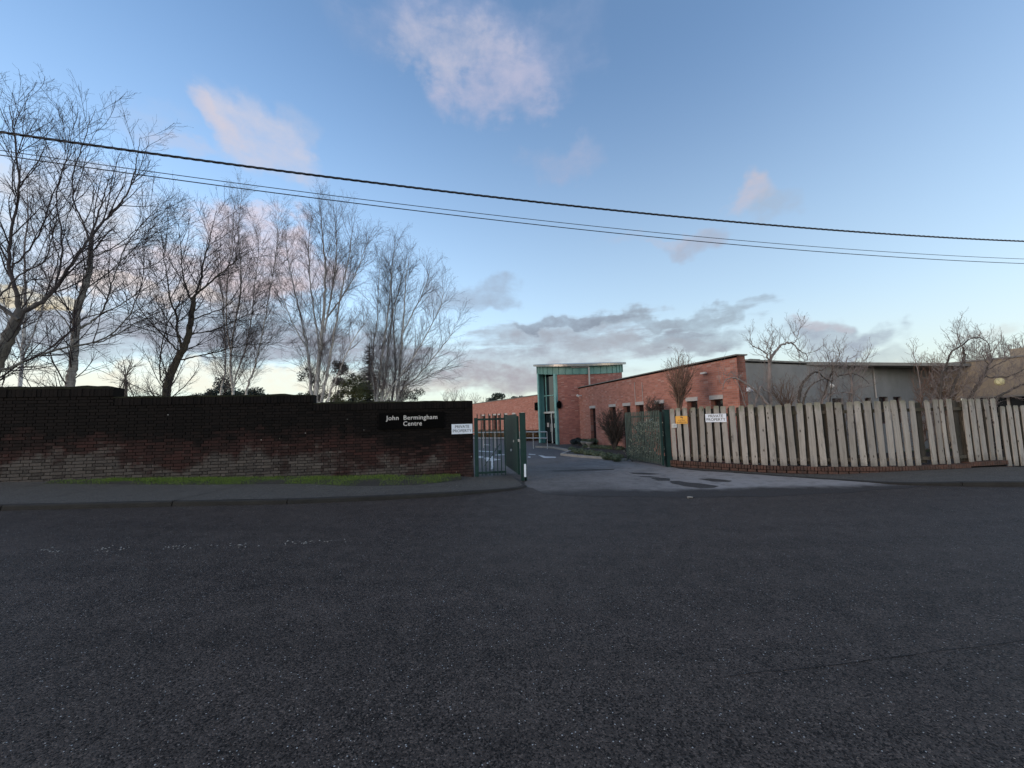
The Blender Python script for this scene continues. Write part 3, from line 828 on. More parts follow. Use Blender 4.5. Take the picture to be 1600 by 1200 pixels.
# right pavement : between kerb line and fence foot
rk_px = [(1047, 729.5), (1075, 734), (1130, 738), (1210, 743.5), (1290, 749), (1340, 752.5), (1376, 755.5), (1420, 758), (1470, 759.5), (1540, 760.5), (1600, 760.5), (1700, 760.5), (1900, 760)]
rk = [on_ground(*p) for p in rk_px]
rpav = empty('pavement', rk[4]); tag(rpav, kind='structure')
pts = resample(rk, 0.3); n = len(pts)
def rkh(i):
    p = pts[i]; return 0.012 + 0.085 * sst((p.x - 7.5) / 2.6)
cuts = [0, int(n * .36), int(n * .58), int(n * .78), n - 1]
for j in range(4):
    mb = MB(); kb = MB(); prev = kprev = None
    for i in range(cuts[j], cuts[j + 1] + 1):
        p = pts[i]; t = (pts[min(i + 1, n - 1)] - pts[max(i - 1, 0)]).normalized(); inn = Vector((-t.y, t.x, 0))
        if i == cuts[j]: p = p + t * .006
        if i == cuts[j + 1]: p = p - t * .006
        h = rkh(i); z0 = R(p.x, p.y)
        c = Vector((p.x, p.y, z0 + h)) + inn * .03; d = Vector((p.x, p.y, 0)) + inn * .12; d.z = R(d.x, d.y) + h
        ring = [Vector((p.x, p.y, z0 - .02)), Vector((p.x, p.y, z0 + h - .01)) + inn * .008, c, d]
        if kprev:
            for q in range(3): kb.quad(kprev[q], ring[q], ring[q + 1], kprev[q + 1])
        kprev = ring
        # fence point at the same bearing
        best = min(range(len(FP)), key=lambda k: (FP[k] - Vector((p.x, p.y, 0))).length)
        e = FP[best] - Vector((0, 0, 0))
        if i > n * .8: e = Vector((p.x, p.y, 0)) + inn * 2.4
        rr = []
        for q in range(5):
            m_ = d.lerp(Vector((e.x, e.y, 0)), q / 4); m_.z = R(m_.x, m_.y) + h + .002; rr.append(m_)
        if prev:
            for q in range(4): mb.quad(prev[q], rr[q], rr[q + 1], prev[q + 1])
        prev = rr
    local(mb.build('paving_slab', M['path'], rpav, smooth=True), rpav)
    local(kb.build('kerbstone', M['kerb'], rpav), rpav)

# driveway
dr_px = [(824, 761), (850, 772), (930, 776), (1020, 777), (1110, 777), (1190, 776), (1270, 773), (1350, 768), (1440, 760.5), (1376, 756), (1340, 753), (1290, 749.5), (1210, 744), (1130, 738.5), (1075, 734.5), (1047, 730), (985, 719), (960, 713), (900, 711), (800, 722), (818, 748)]
drive = ground_poly('driveway', dr_px, M['drive'], 0.004, kind='structure', sub=0.15, ragged=0.10)
# the yard beyond the gates
yard = ground_poly('yard', None, M['yard'], -0.001, kind='structure', world_pts=[(-14, 12.3, 0), (-1.0, 12.2, 0), (-1.0, 11.3, 0), (1.1, 11.3, 0), (5.2, 12.8, 0), (5.6, 14.5, 0), (5.0, 20, 0), (4.0, 27, 0), (2.6, 34, 0), (-6, 50, 0), (-22, 50, 0), (-22, 12.3, 0)], sub=1.5)
def patch(name, pix, m=M['patch'], dz=0.008, par=drive): return ground_poly(name, pix, m, dz, par, sub=0.12, ragged=0.05 if m is M['patch'] else 0.012)
patch('tarmac_repair', [(1048, 752), (1062, 751.5), (1078, 754.5), (1100, 756.5), (1123, 760), (1118, 763), (1095, 763.5), (1068, 760), (1052, 756)])
patch('tarmac_repair', [(1092, 748.5), (1110, 747.8), (1142, 751.5), (1138, 753.5), (1112, 752.8)])
patch('tarmac_repair', [(1018, 748), (1030, 746.5), (1046, 748), (1048, 751.5), (1030, 751.5)])
patch('tarmac_repair', [(998, 744), (1015, 744.5), (1032, 746), (1020, 746.8), (1000, 745.2)])
patch('tarmac_repair', [(982, 739), (1005, 738.8), (1035, 741.2), (1015, 742), (988, 740.6)])
patch('tarmac_repair', [(972, 768), (980, 766.5), (984, 768.5), (978, 770)])
patch('tarmac_repair', [(862, 735.5), (905, 733.5), (960, 733), (958, 734.6), (905, 736.5), (866, 737.5)])
# markings in the yard
def mark(pix): return patch('painted_marking', pix, M['paint'], 0.010, yard)
mark([(841, 711.5), (846, 711.8), (852, 713.4), (868, 714), (869, 715.6), (850, 716), (846, 714)])
mark([(826, 709.4), (836, 710), (837, 711), (826, 710.6)])
mark([(748, 704.4), (771, 705.6), (771, 707), (748, 705.8)])
mark([(774, 710.6), (791, 710), (791, 711.2), (774, 712)])
mark([(748, 713), (755, 713), (755, 716), (748, 716)])
mark([(757, 715.5), (761, 714.6), (771, 716.8), (783, 718.2), (772, 720), (759, 721.5)])
mark([(767.5, 713), (770.5, 713), (770.5, 733), (767.5, 734)])
mark([(756, 694.5), (766, 695), (766, 696), (756, 695.4)])
mark([(825, 713.5), (829, 713.8), (829, 715.4), (825, 715)])

# path and flower bed in front of the right wing
kerb_line = [(838, 699), (866, 700.5), (893, 706), (886, 708.5), (878, 711.5), (905, 714.5), (940, 717), (978, 720.5)]
ykp = empty('yard_kerb', on_ground(878, 711)); tag(ykp, 'pale concrete kerb zigzagging along the yard edge by the entrance', 'kerb')
kl = [on_ground(*p) for p in kerb_line]
for i in range(len(kl) - 1):
    mb = MB(); a = kl[i] + Vector((0, 0, .03)); b = kl[i + 1] + Vector((0, 0, .03)); mb.bar(a, b.lerp(a, .01), 0.15, 0.13)
    local(mb.build('kerbstone', M['stone_kerb'], ykp), ykp)
fpth = ground_poly('forecourt', [(838, 698.5), (866, 700), (893, 705.5), (879, 711), (905, 714), (940, 716.5), (978, 720), (985, 700), (960, 697), (905, 694.5), (872, 696), (842, 693)], M['path'], 0.055, kind='structure', sub=0.6)

# ------------------------------------------------------------------ CHIPPINGS and flecks on the road
V = []; Fs = []
cr = np.random.default_rng(11)
def stone(V, Fs, x, y, r):
    z = R(x, y) + 0.001; b0 = len(V); a = cr.uniform(0, 2 * PI)
    rs = r * cr.uniform(.6, 1.3, 5)
    for k in range(5): V.append((x + math.cos(a + k * 1.257) * rs[k], y + math.sin(a + k * 1.257) * rs[k], z))
    V.append((x + cr.normal(0, r * .25), y + cr.normal(0, r * .25), z + r * cr.uniform(.5, .9)))
    for k in range(5): Fs.append((b0 + k, b0 + (k + 1) % 5, b0 + 5))
for i in range(4200):
    y = 1.2 + 6.5 * cr.random() ** 1.3; x = cr.uniform(-1.5, 1.5) * y
    if mnoise.noise(Vector((x * .7, y * .7, 5))) < cr.uniform(-.6, .5): continue
    stone(V, Fs, x, y, cr.uniform(.0018, .0048))
for i in range(260):
    px = cr.uniform(60, 540); t = (px - 60) / 480
    if mnoise.noise(Vector((px * .02, 0, 9))) < cr.uniform(-.2, .4): continue
    p = on_ground(px, 861 - 15 * t + cr.normal(0, 2.0)); stone(V, Fs, p.x, p.y, cr.uniform(.006, .014))
for i in range(90):
    px = cr.uniform(330, 500) if i % 3 else cr.uniform(60, 720)
    p = on_ground(px, 757.5 + cr.normal(0, 1.0), KH + .02); b0 = len(V); stone(V, Fs, p.x, p.y, cr.uniform(.006, .02))
    for k in range(b0, len(V)): V[k] = (V[k][0], V[k][1], V[k][2] + KH + .004)
me = bpy.data.meshes.new('chippings'); me.from_pydata(V, [], Fs)
me.materials.append(simple('pale_stone_chip', (0.30, 0.29, 0.27), (0.10, 0.10, 0.09), 0.8, 90.0, 0.0))
o = bpy.data.objects.new('chippings', me); COL.objects.link(o); tag(o, kind='stuff')
# tar seam
seam_px = [(1130, 1058), (1200, 1050), (1300, 1040), (1400, 1027), (1500, 1014), (1640, 998)]
sp1 = resample([on_ground(*p) for p in seam_px], 0.05)
mb = MB(); prev = None
for i, p in enumerate(sp1):
    w = max(.0006, 0.0022 + 0.003 * mnoise.noise(p * 6)); t = Vector((0.1, 1, 0)).normalized()
    q = p + t * (0.012 * mnoise.noise(p * 3)); a = q - t * w; b = q + t * w; a.z = b.z = R(q.x, q.y) + .003
    if prev: mb.quad(prev[0], a, b, prev[1])
    prev = (a, b)
o = mb.build('tar_seam', M['tar']); tag(o, kind='structure')

# ------------------------------------------------------------------ TEXT helper
def text(body, parent, origin, xdir, zdir, height, m, align='CENTER', bold=0.0, spacing=1.0, name='lettering', width=None):
    cu = bpy.data.curves.new(name, 'FONT'); cu.body = body; cu.size = 1.0; cu.align_x = align; cu.align_y = 'CENTER'
    cu.offset = bold; cu.space_character = spacing; cu.extrude = 0.02; cu.resolution_u = 3
    o = bpy.data.objects.new(name, cu); COL.objects.link(o); cu.materials.append(m)
    bpy.context.view_layer.update()
    sx = height / 0.729
    wx = sx if width is None else width / max(o.dimensions.x, 1e-3)
    me = bpy.data.meshes.new_from_object(o.evaluated_get(bpy.context.evaluated_depsgraph_get()))
    bpy.data.objects.remove(o); me.name = name
    o = bpy.data.objects.new(name, me); COL.objects.link(o); me.materials.clear(); me.materials.append(m)
    ydir = zdir.cross(xdir) * -1.0
    nrm = xdir.cross(zdir)
    mt = Matrix(((xdir.x, zdir.x, nrm.x), (xdir.y, zdir.y, nrm.y), (xdir.z, zdir.z, nrm.z))).to_4x4()
    o.parent = parent
    o.matrix_parent_inverse = Matrix.Translation(parent.location).inverted()
    o.matrix_basis = Matrix.Translation(origin) @ mt @ Matrix.Diagonal((wx, sx, min(sx, .05) * 1.5, 1))
    return o
UP = Vector((0, 0, 1))
def split_letters(o):
    me = o.data; n = len(me.vertices); par = list(range(n))
    def find(i):
        while par[i] != i: par[i] = par[par[i]]; i = par[i]
        return i
    for e_ in me.edges: par[find(e_.vertices[0])] = find(e_.vertices[1])
    comp = {}
    for i in range(n): comp.setdefault(find(i), []).append(i)
    gl = []
    for c in sorted(comp.values(), key=lambda c: min(me.vertices[i].co.x for i in c)):
        a = min(me.vertices[i].co.x for i in c); b = max(me.vertices[i].co.x for i in c)
        for g in gl:
            if min(b, g[1]) - max(a, g[0]) > 0.5 * min(b - a, g[1] - g[0]): g[2].extend(c); g[0] = min(a, g[0]); g[1] = max(b, g[1]); break
        else: gl.append([a, b, list(c)])
    for g in gl:
        st = {v: k for k, v in enumerate(g[2])}
        m2 = bpy.data.meshes.new('letter'); m2.from_pydata([tuple(me.vertices[i].co) for i in g[2]], [], [tuple(st[v] for v in p.vertices) for p in me.polygons if p.vertices[0] in st])
        m2.materials.append(me.materials[0])
        q = bpy.data.objects.new('letter', m2); COL.objects.link(q); q.parent = o.parent
        q.matrix_parent_inverse = o.matrix_parent_inverse.copy(); q.matrix_basis = o.matrix_basis.copy()
    bpy.data.objects.remove(o)
# ------------------------------------------------------------------ SIGNS on the wall
def wall_sign(px0, py0, px1, py1, name, label, cat, m, thick=0.03, rim=None):
    s0, z1 = wall_hit(px0, py0); s1, z0 = wall_hit(px1, py1)
    sa, sb = min(s0, s1), max(s0, s1); zc0, zc1 = min(z0, z1), max(z0, z1)
    e = empty(name, wpt((sa + sb) / 2, zc0, 0.03)); tag(e, label, cat)
    mb = MB(); mb.frame_box(wpt(sa, zc0, 0.018), WDIR * (sb - sa), WN * thick, Vector((0, 0, zc1 - zc0)))
    local(mb.build('board', m, e, bevel=0.003), e)
    return e, (sa + sb) / 2, (zc0 + zc1) / 2, sb - sa, zc1 - zc0
e, sc_, zc_, w_, h_ = wall_sign(592.5, 645.5, 694, 668.0, 'name_sign', 'long black name board with pale lettering on the brick wall', 'sign', M['black'])
split_letters(text('John  Bermingham', e, wpt(sc_ - .005, zc_ + h_ * .17, 0.050), -WDIR, UP, 0.125, M['letter'], bold=0.006, spacing=1.06, width=w_ * .79))
split_letters(text('Centre', e, wpt(sc_ - .01, zc_ - h_ * .20, 0.050), -WDIR, UP, 0.125, M['letter'], bold=0.006, spacing=1.06, width=w_ * .285))
e, sc_, zc_, w_, h_ = wall_sign(705.5, 663, 738, 677.3, 'notice_sign', 'white private property notice on the brick wall beside the gate', 'sign', M['white'], 0.012)
split_letters(text('PRIVATE', e, wpt(sc_, zc_ + h_ * .22, 0.032), -WDIR, UP, 0.085, M['ink'], width=w_ * .68))
split_letters(text('PROPERTY', e, wpt(sc_, zc_ - h_ * .20, 0.032), -WDIR, UP, 0.085, M['ink'], width=w_ * .90))

# ------------------------------------------------------------------ GREEN GATES
GD = Vector((-math.sin(math.radians(13)), math.cos(math.radians(13)), 0))
# fixed panel (pedestrian gate) beside the wall
pg0 = at_y(744.5, 700, 11.45); pg1 = at_y(790, 700, 11.55)
pgp = empty('pedestrian_gate', (pg0.x, pg0.y, R(pg0.x, pg0.y))); tag(pgp, 'narrow green railing gate hung between the wall end and folded gate', 'gate')
gz = R(pg0.x, pg0.y) + .05
mb = MB(); ztop = at_y(744.5, 653, 11.45).z
mb.bar((pg0.x, pg0.y, gz - .1), (pg0.x, pg0.y, ztop), 0.10, 0.10); local(mb.build('post', M['green'], pgp, bevel=.006), pgp)
zr1 = at_y(765, 655, 11.5).z; zr0 = at_y(765, 738, 11.5).z
for z in (zr1, zr0):
    mb = MB(); mb.bar((pg0.x + .05, pg0.y, z), (pg1.x, pg1.y, z), 0.04, 0.055); local(mb.build('rail', M['green'], pgp), pgp)
zbt = at_y(765, 646, 11.5).z
for k in range(8):
    px = 752.5 + k * 6.05 - 6.05 * 0
    q = at_y(px - 6, 690, 11.5)
    mb = MB(); t = 0.026
    mb.bar((q.x, q.y - .03, zr0 - .08), (q.x, q.y - .03, zbt - .02), t, 0.012)
    mb.tube((q.x, q.y - .03, zbt - .02), (q.x, q.y - .03, zbt + .015), 0.012, 4, 0.002)
    local(mb.build('bar', M['green'], pgp), pgp)
mb = MB()
a = at_y(757, 728, 11.53); b = at_y(781, 694, 11.53); mb.tube(a, b, 0.010, 6); local(mb.build('brace', M['green'], pgp), pgp)
q = at_y(781, 706, 11.5); mb = MB(); mb.box(q.x - .045, q.x + .045, q.y - .05, q.y + .03, q.z - .055, q.z + .055); local(mb.build('lock_box', M['green'], pgp, bevel=.005), pgp)

def gate_leaf(name, label, P0, P1, zt0, zt1, zb0, zb1, nb, post, mats, barw, skirt=False):
    """leaf standing open from hinge P0 to free end P1"""
    mg, mgb = mats
    e = empty(name, (P0.x, P0.y, R(P0.x, P0.y))); tag(e, label, 'gate')
    L = (P1 - P0).length; t = (P1 - P0).normalized(); nrm = Vector((t.y, -t.x, 0))
    def L_(u, z): 
        p = P0.lerp(P1, u); return Vector((p.x, p.y, z))
    zt = lambda u: zt0 + (zt1 - zt0) * u
    zb = lambda u: zb0 + (zb1 - zb0) * u
    px_, pz0, pz1, pw = post
    mb = MB(); mb.frame_box(Vector((px_.x - pw / 2, px_.y - pw / 2, pz0)), (pw, 0, 0), (0, pw, 0), (0, 0, pz1 - pz0)); local(mb.build('post', mg, e, bevel=.008), e)
    mb = MB(); mb.frame_box(Vector((px_.x - pw / 2 - .01, px_.y - pw / 2 - .01, pz1)), (pw + .02, 0, 0), (0, pw + .02, 0), (0, 0, .02)); local(mb.build('post_cap', mg, e), e)
    for u in (0.03, 0.98):
        mb = MB(); mb.bar(L_(u, zb(u)), L_(u, zt(u) - .05), 0.06, 0.06); local(mb.build('stile', mg, e), e)
    for f in (0.07, 0.90):
        mb = MB(); mb.bar(L_(.03, zb(0) * (1 - f) + zt(0) * f), L_(.98, zb(1) * (1 - f) + zt(1) * f), 0.04, 0.06); local(mb.build('rail', mg, e), e)
    for k in range(nb):
        u = 0.05 + 0.91 * k / (nb - 1)
        for_side = -nrm * .028
        mb = MB(); a = L_(u, zb(u) + .02) + for_side; b = L_(u, zt(u) - .015) + for_side
        # angle-section pale, slightly rounded head
        mb.frame_box(a - t * barw / 2 - nrm * .006, t * barw, nrm * .008, b - a)
        mb.frame_box(b - t * barw * .3 - nrm * .006, t * barw * .6, nrm * .008, Vector((0, 0, .022)))
        local(mb.build('pale', mgb, e), e)
    mb = MB(); mb.bar(L_(.05, zb(0) + .12), L_(.95, zt(1) - .22), 0.03, 0.03); local(mb.build('brace', mg, e), e)
    return e, L_, nrm
# left leaf
A0 = at_y(810, 668, 11.25); A0.z = 0; A1 = at_y(788.5, 668, 13.9); A1.z = 0
pp = at_y(817.5, 700, 11.05)
eL, LL, nL = gate_leaf('vehicle_gate', 'dark green palisade gate leaf folded inwards beside the pedestrian gate', A0, A1,
                 at_y(811, 647, 11.25).z, at_y(788.5, 649.5, 13.9).z, at_y(811, 742, 11.25).z, at_y(788.5, 727, 13.9).z, 16,
                 (pp, R(pp.x, pp.y) - .1, at_y(817, 646, 11.05).z, 0.165), (M['green'], M['green']), 0.135)
mb = MB()
for (u, f) in ((.35, .36), (.62, .55), (.18, .56)):
    p = LL(u, 0); z = LL(u, 0); zz = at_y(800, 690 + f * 20, 12.2).z
for k, (px, py, Y) in enumerate([(803.5, 689, 11.9), (799, 703, 12.3), (811, 688, 11.35)]):
    q = at_y(px, py, Y); mb = MB(); mb.box(q.x - .035, q.x + .03, q.y - .06, q.y - .03, q.z - .035, q.z + .035)
    o = mb.build('lock_plate', M['galv'], eL, bevel=.004); local(o, eL)
wp = at_y(820.8, 747, 10.85); g0 = R(wp.x, wp.y)
mp = empty('marker_post', (wp.x, wp.y, g0)); tag(mp, 'short white painted marker standing at the foot of the left gatepost', 'post')
mb = MB(); zt_ = at_y(820.8, 725, 10.85).z; mb.frame_box((wp.x - .03, wp.y - .02, g0 + .12), (.055, 0, 0), (0, .03, 0), (.006, 0, zt_ - g0 - .12)); local(mb.build('white_strip', M['white'], mp, bevel=.003), mp)
mb = MB(); mb.frame_box((wp.x - .005, wp.y - .01, g0 - .02), (.03, 0, 0), (0, .03, 0), (0, 0, .14)); local(mb.build('stake', M['black'], mp), mp)
# right leaf
B0 = at_y(1035, 668, 12.95); B0.z = 0; B1 = at_y(977.5, 668, 15.2); B1.z = 0
pp = at_y(1043, 690, 13.15)
eR, LR, nR = gate_leaf('vehicle_gate', 'weathered green palisade gate leaf standing open before the variegated shrub', B0, B1,
                 at_y(1033, 641, 12.95).z, at_y(978, 644.5, 15.2).z, at_y(1036, 727.5, 12.95).z, at_y(979, 717.5, 15.2).z, 23,
                 (pp, R(pp.x, pp.y) - .1, at_y(1043, 641, 13.15).z, 0.17), (M['green'], M['greengrey']), 0.050)

# ------------------------------------------------------------------ RIGHT FENCE
fence = empty('picket_fence', fpos(0)[0] + Vector((0, 0, R(*fpos(0)[0].xy)))); tag(fence, 'weathered grey hit-and-miss timber fence on a low brick plinth', 'fence')
zt_hi = 0.20 + EYE; zb_hi = -1.475 + EYE
def front_len(px): return zt_hi
tops = [1030 + x / 5 for x in (105, 155, 205, 265, 325, 385, 445, 510, 575, 645, 715, 785, 855, 930, 1005, 1080, 1160, 1235, 1315, 1390)]
tops += [1280 + x / 5 for x in (215, 290, 365, 435, 505, 570, 635, 700, 825, 885, 935, 998, 1110, 1165, 1220, 1275, 1330)]
lowtops = [1280 + x / 5 for x in (1405, 1457, 1508, 1563, 1618, 1672, 1730, 1790, 1850, 1910, 1980, 2050)]
fr = random.Random(21)
def board(name, s, z0, z1, off, w, th, m, tilt=0.0, cham=0.02):
    p, t, n = fpos(s)
    me_v = []; 
    hw = w / 2; j = lambda a: fr.uniform(-a, a)
    L = z1 - z0
    prof = [(-hw, 0), (hw, 0), (hw, L - cham + j(.006)), (hw - cham * .7, L + j(.006)), (-hw + cham * .7, L + j(.006)), (-hw, L - cham + j(.006))]
    # slight waviness of the edges
    mb = MB(); nn = 8
    left = [(-hw + j(.0035), L * k / nn) for k in range(nn)] + [(-hw, L - cham), (-hw + cham, L + j(.005))]
    right = [(hw + j(.0035), L * k / nn) for k in range(nn)] + [(hw, L - cham), (hw - cham, L + j(.005))]
    bow = j(.012)
    def P(x, z, y): return (x, y + bow * math.sin(PI * z / L), z)
    for k in range(len(left) - 1):
        a, b, c, d = left[k], right[k], right[k + 1], left[k + 1]
        mb.quad(P(*a, 0), P(*b, 0), P(*c, 0), P(*d, 0)); mb.quad(P(*b, -th), P(*a, -th), P(*d, -th), P(*c, -th))
        mb.quad(P(*a, -th), P(*a, 0), P(*d, 0), P(*d, -th)); mb.quad(P(*b, 0), P(*b, -th), P(*c, -th), P(*c, 0))
    a, b = left[-1], right[-1]; mb.quad(P(*a, 0), P(*b, 0), P(*b, -th), P(*a, -th))
    a, b = left[0], right[0]; mb.quad(P(*a, -th), P(*b, -th), P(*b, 0), P(*a, 0))
    # y of mesh points outwards to street after rotation
    o = mb.build(name, m, fence)
    # in mesh space front is y=0 with normal... orient so +y -> n
    Mx = Matrix(((t.x, n.x, 0), (t.y, n.y, 0), (0, 0, 1))).to_4x4()
    o.matrix_parent_inverse = Matrix.Translation(fence.location).inverted()
    o.matrix_basis = Matrix.Translation(Vector((p.x, p.y, z0)) + n * off) @ Mx @ Matrix.Rotation(tilt, 4, 'Y')
    return o
ss = [fs_at(px, 631) for px in tops]
for i, s in enumerate(ss):
    w = 0.145 + fr.uniform(-.008, .008)
    if abs(tops[i] - 1467) < 1.5: w = 0.10
    step = 0.03 if s > s_end1 else 0
    board('picket', s, zb_hi + step + fr.uniform(-.016, .016), zt_hi + fr.uniform(-.024, .020) - (0.02 if s < ss[2] else 0), 0.075, w, 0.019, M['picket'], math.radians(fr.uniform(-1.1, 1.1)))
nl = MB()
for i, s in enumerate(ss):
    p, t, n = fpos(s)
    for z in (zt_hi - .26, zb_hi + .16):
        for dx in (-.035, .035):
            q = Vector((p.x, p.y, z + fr.uniform(-.012, .012))) + t * (dx + fr.uniform(-.006, .006)) + n * .075
            nl.tube(q, q + n * .003, .006, 5)
o = nl.build('nail_heads', M['ink'], fence); local(o, fence); tag(o, kind='stuff')
for i in range(len(ss) - 1):
    gap = ss[i + 1] - ss[i]; k = 2 if gap > .36 else 1
    for q in range(k):
        s = ss[i] + gap * (q + 1) / (k + 1)
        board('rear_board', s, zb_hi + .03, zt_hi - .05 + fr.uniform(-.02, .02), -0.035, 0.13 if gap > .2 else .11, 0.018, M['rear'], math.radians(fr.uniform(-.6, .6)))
zt_lo = -0.015 + EYE; zb_lo = -1.62 + EYE
sl = [fs_at(px, 640) for px in lowtops]
for i, s in enumerate(sl):
    board('picket', s, zb_lo + fr.uniform(-.01, .01), zt_lo + fr.uniform(-.015, .015), 0.075, 0.135, 0.019, M['picket'], math.radians(fr.uniform(-.5, .5)))
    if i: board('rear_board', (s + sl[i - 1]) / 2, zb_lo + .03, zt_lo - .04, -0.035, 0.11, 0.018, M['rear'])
def rail(s0, s1, z, off, hgt=0.085):
    n = max(2, int((s1 - s0) / .4)); mb = MB(); prev = None
    for i in range(n + 1):
        p, t, nn = fpos(s0 + (s1 - s0) * i / n); q = Vector((p.x, p.y, z)) + nn * off
        ring = [q + nn * .02 - UP * hgt / 2, q + nn * .02 + UP * hgt / 2, q - nn * .02 + UP * hgt / 2, q - nn * .02 - UP * hgt / 2]
        if prev:
            for k in range(4): mb.quad(prev[k], ring[k], ring[(k + 1) % 4], prev[(k + 1) % 4])
        prev = ring
    o = mb.build('rail', M['rear'], fence); local(o, fence)
for z in (zt_hi - .26, zb_hi + .16): rail(0.1, s_end2, z, 0.012)
for z in (zt_lo - .22, zb_lo + .2): rail(s_end2, FL[-1], z, 0.012)
k = 0
for s in np.arange(0.35, FL[-1], 1.85):
    p, t, n = fpos(s); q = Vector((p.x, p.y, 0)) - n * .10
    mb = MB(); zt_ = zt_hi - .08 if s < s_end2 else zt_lo - .06
    mb.frame_box(q - t * .045 - n * .045 + UP * (R(q.x, q.y) - .1), t * .09, n * .09, UP * (zt_ - R(q.x, q.y) + .1))
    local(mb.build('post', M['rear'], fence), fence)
# plinth
plinth = empty('brick_plinth', fpos(0)[0] + Vector((0, 0, R(*fpos(0)[0].xy)))); tag(plinth, 'low curved red brick plinth under the timber fence', 'plinth')
def strip(s0, s1, z0f, z1f, o0, o1, m, name, par):
    n = max(2, int((s1 - s0) / .15)); mb = MB(); prev = None
    for i in range(n + 1):
        p, t, nn = fpos(s0 + (s1 - s0) * i / n); z0 = z0f(p); z1 = z1f(p)
        ring = [Vector((p.x, p.y, z0)) + nn * o1, Vector((p.x, p.y, z1)) + nn * o1, Vector((p.x, p.y, z1)) + nn * o0, Vector((p.x, p.y, z0)) + nn * o0]
        if prev:
            for k in range(4): mb.quad(prev[k], ring[k], ring[(k + 1) % 4], prev[(k + 1) % 4])
        prev = ring
    o = mb.build(name, m, par); local(o, par); return o
zp = zb_hi - .012
strip(0.0, s_end2, lambda p: R(p.x, p.y) - .1, lambda p: zp - .016, -.11, .088, M['plinthmortar'], 'mortar_core', plinth)
strip(s_end2, FL[-1], lambda p: R(p.x, p.y) - .1, lambda p: zb_lo - .04, -.11, .088, M['plinthmortar'], 'mortar_core', plinth)
def pbrick(mbk, s, w, z0, z1, o0, o1, zslope=0):
    p, t, n = fpos(s); a = Vector((p.x, p.y, z0)) + n * o0 + t * .007
    mbk.frame_box(a, t * (w - .014), n * (o1 - o0), UP * (z1 - z0))
caps = MB(); s = 0.0
while s < s_end2:
    up = 0.035 if s > s_end1 else 0
    pbrick(caps, s, .075, zp - .105 + up, zp + up + fr.uniform(-.003, .002), -.12, .115 + fr.uniform(-.003, .004)); s += .075
local(caps.build('coping_bricks', M['plinthbrick'], plinth), plinth); tag(plinth.children[-1], kind='stuff')
low = MB(); row = 0
for c in range(4):
    z1 = zp - .120 - c * .075; s = (c % 2) * .11
    while s < s_end2:
        pbrick(low, s, .215 if c % 2 == 0 else .1075 * 2, z1 - .065, z1, .08, .108 + fr.uniform(-.003, .003)); s += .225
for c in range(2):
    z1 = zb_lo - .05 - c * .075; s = s_end2
    while s < FL[-1]:
        pbrick(low, s, .215, z1 - .065, z1, .08, .105 + fr.uniform(-.003, .003)); s += .225
local(low.build('course_bricks', M['plinthbrick'], plinth), plinth)
for c in plinth.children:
    if c.name.startswith(('coping', 'course')): c['kind'] = 'stuff'

# signs on the fence
def fence_sign(px0, py0, px1, py1, name, label, m, off=0.10):
    s0 = fs_at(px0, (py0 + py1) / 2); s1 = fs_at(px1, (py0 + py1) / 2)
    p0, t0, n0 = fpos(s0); p1, t1, n1 = fpos(s1)
    t = (p1 - p0).normalized(); n = Vector((t.y, -t.x, 0)); Y = (p0.y + p1.y) / 2 - off
    zt_, zb_ = at_y((px0 + px1) / 2, py0, Y).z, at_y((px0 + px1) / 2, py1, Y).z
    a = Vector((p0.x, p0.y, zb_)) + n * off; L = (p1 - p0).length
    e = empty(name, a + t * L / 2); tag(e, label, 'sign')
    mb = MB(); mb.frame_box(a, t * L, n * .008, UP * (zt_ - zb_)); local(mb.build('board', m, e, bevel=.002), e)
    c = a + t * L / 2 + UP * (zt_ - zb_) / 2 + n * .012
    return e, c, t, L, zt_ - zb_
e, c, t, L, H = fence_sign(1104.5, 646.5, 1137, 659.5, 'notice_sign', 'white private property notice screwed to the timber fence pickets', M['white'])
split_letters(text('PRIVATE', e, c + UP * H * .22, t, UP, 0.085, M['ink'], width=L * .70))
split_letters(text('PROPERTY', e, c - UP * H * .20, t, UP, 0.085, M['ink'], width=L * .90))
e, c, t, L, H = fence_sign(1058, 650, 1076.5, 662, 'warning_sign', 'small yellow camera warning plate on the first fence pickets', M['yellow'])
split_letters(text('CCTV', e, c - UP * H * .08, t, UP, 0.045, M['ink'], width=L * .55))
split_letters(text('IN OPERATION', e, c - UP * H * .32, t, UP, 0.032, M['ink'], width=L * .78))
mb = MB(); n = Vector((t.y, -t.x, 0)); q = c + UP * H * .30
mb.frame_box(q - t * .03 - n * .002, t * .06, n * .004, UP * .028); mb.frame_box(q + t * .02 - n * .002 - UP * .025, t * .03, n * .004, UP * .03)
local(mb.build('camera_symbol', M['ink'], e), e)
q = at_y(1051, 665, 13.0); e = empty('keypad_box', q); tag(e, 'small white keypad box between green gatepost and first picket', 'box')
mb = MB(); mb.box(q.x - .065, q.x + .065, q.y - .16, q.y - .08, q.z - .065, q.z + .065); local(mb.build('housing', M['whitewarm'], e, bevel=.008), e)
mb = MB(); mb.box(q.x - .04, q.x + .03, q.y - .164, q.y - .16, q.z - .03, q.z + .04); local(mb.build('cover_plate', M['galv'], e), e)

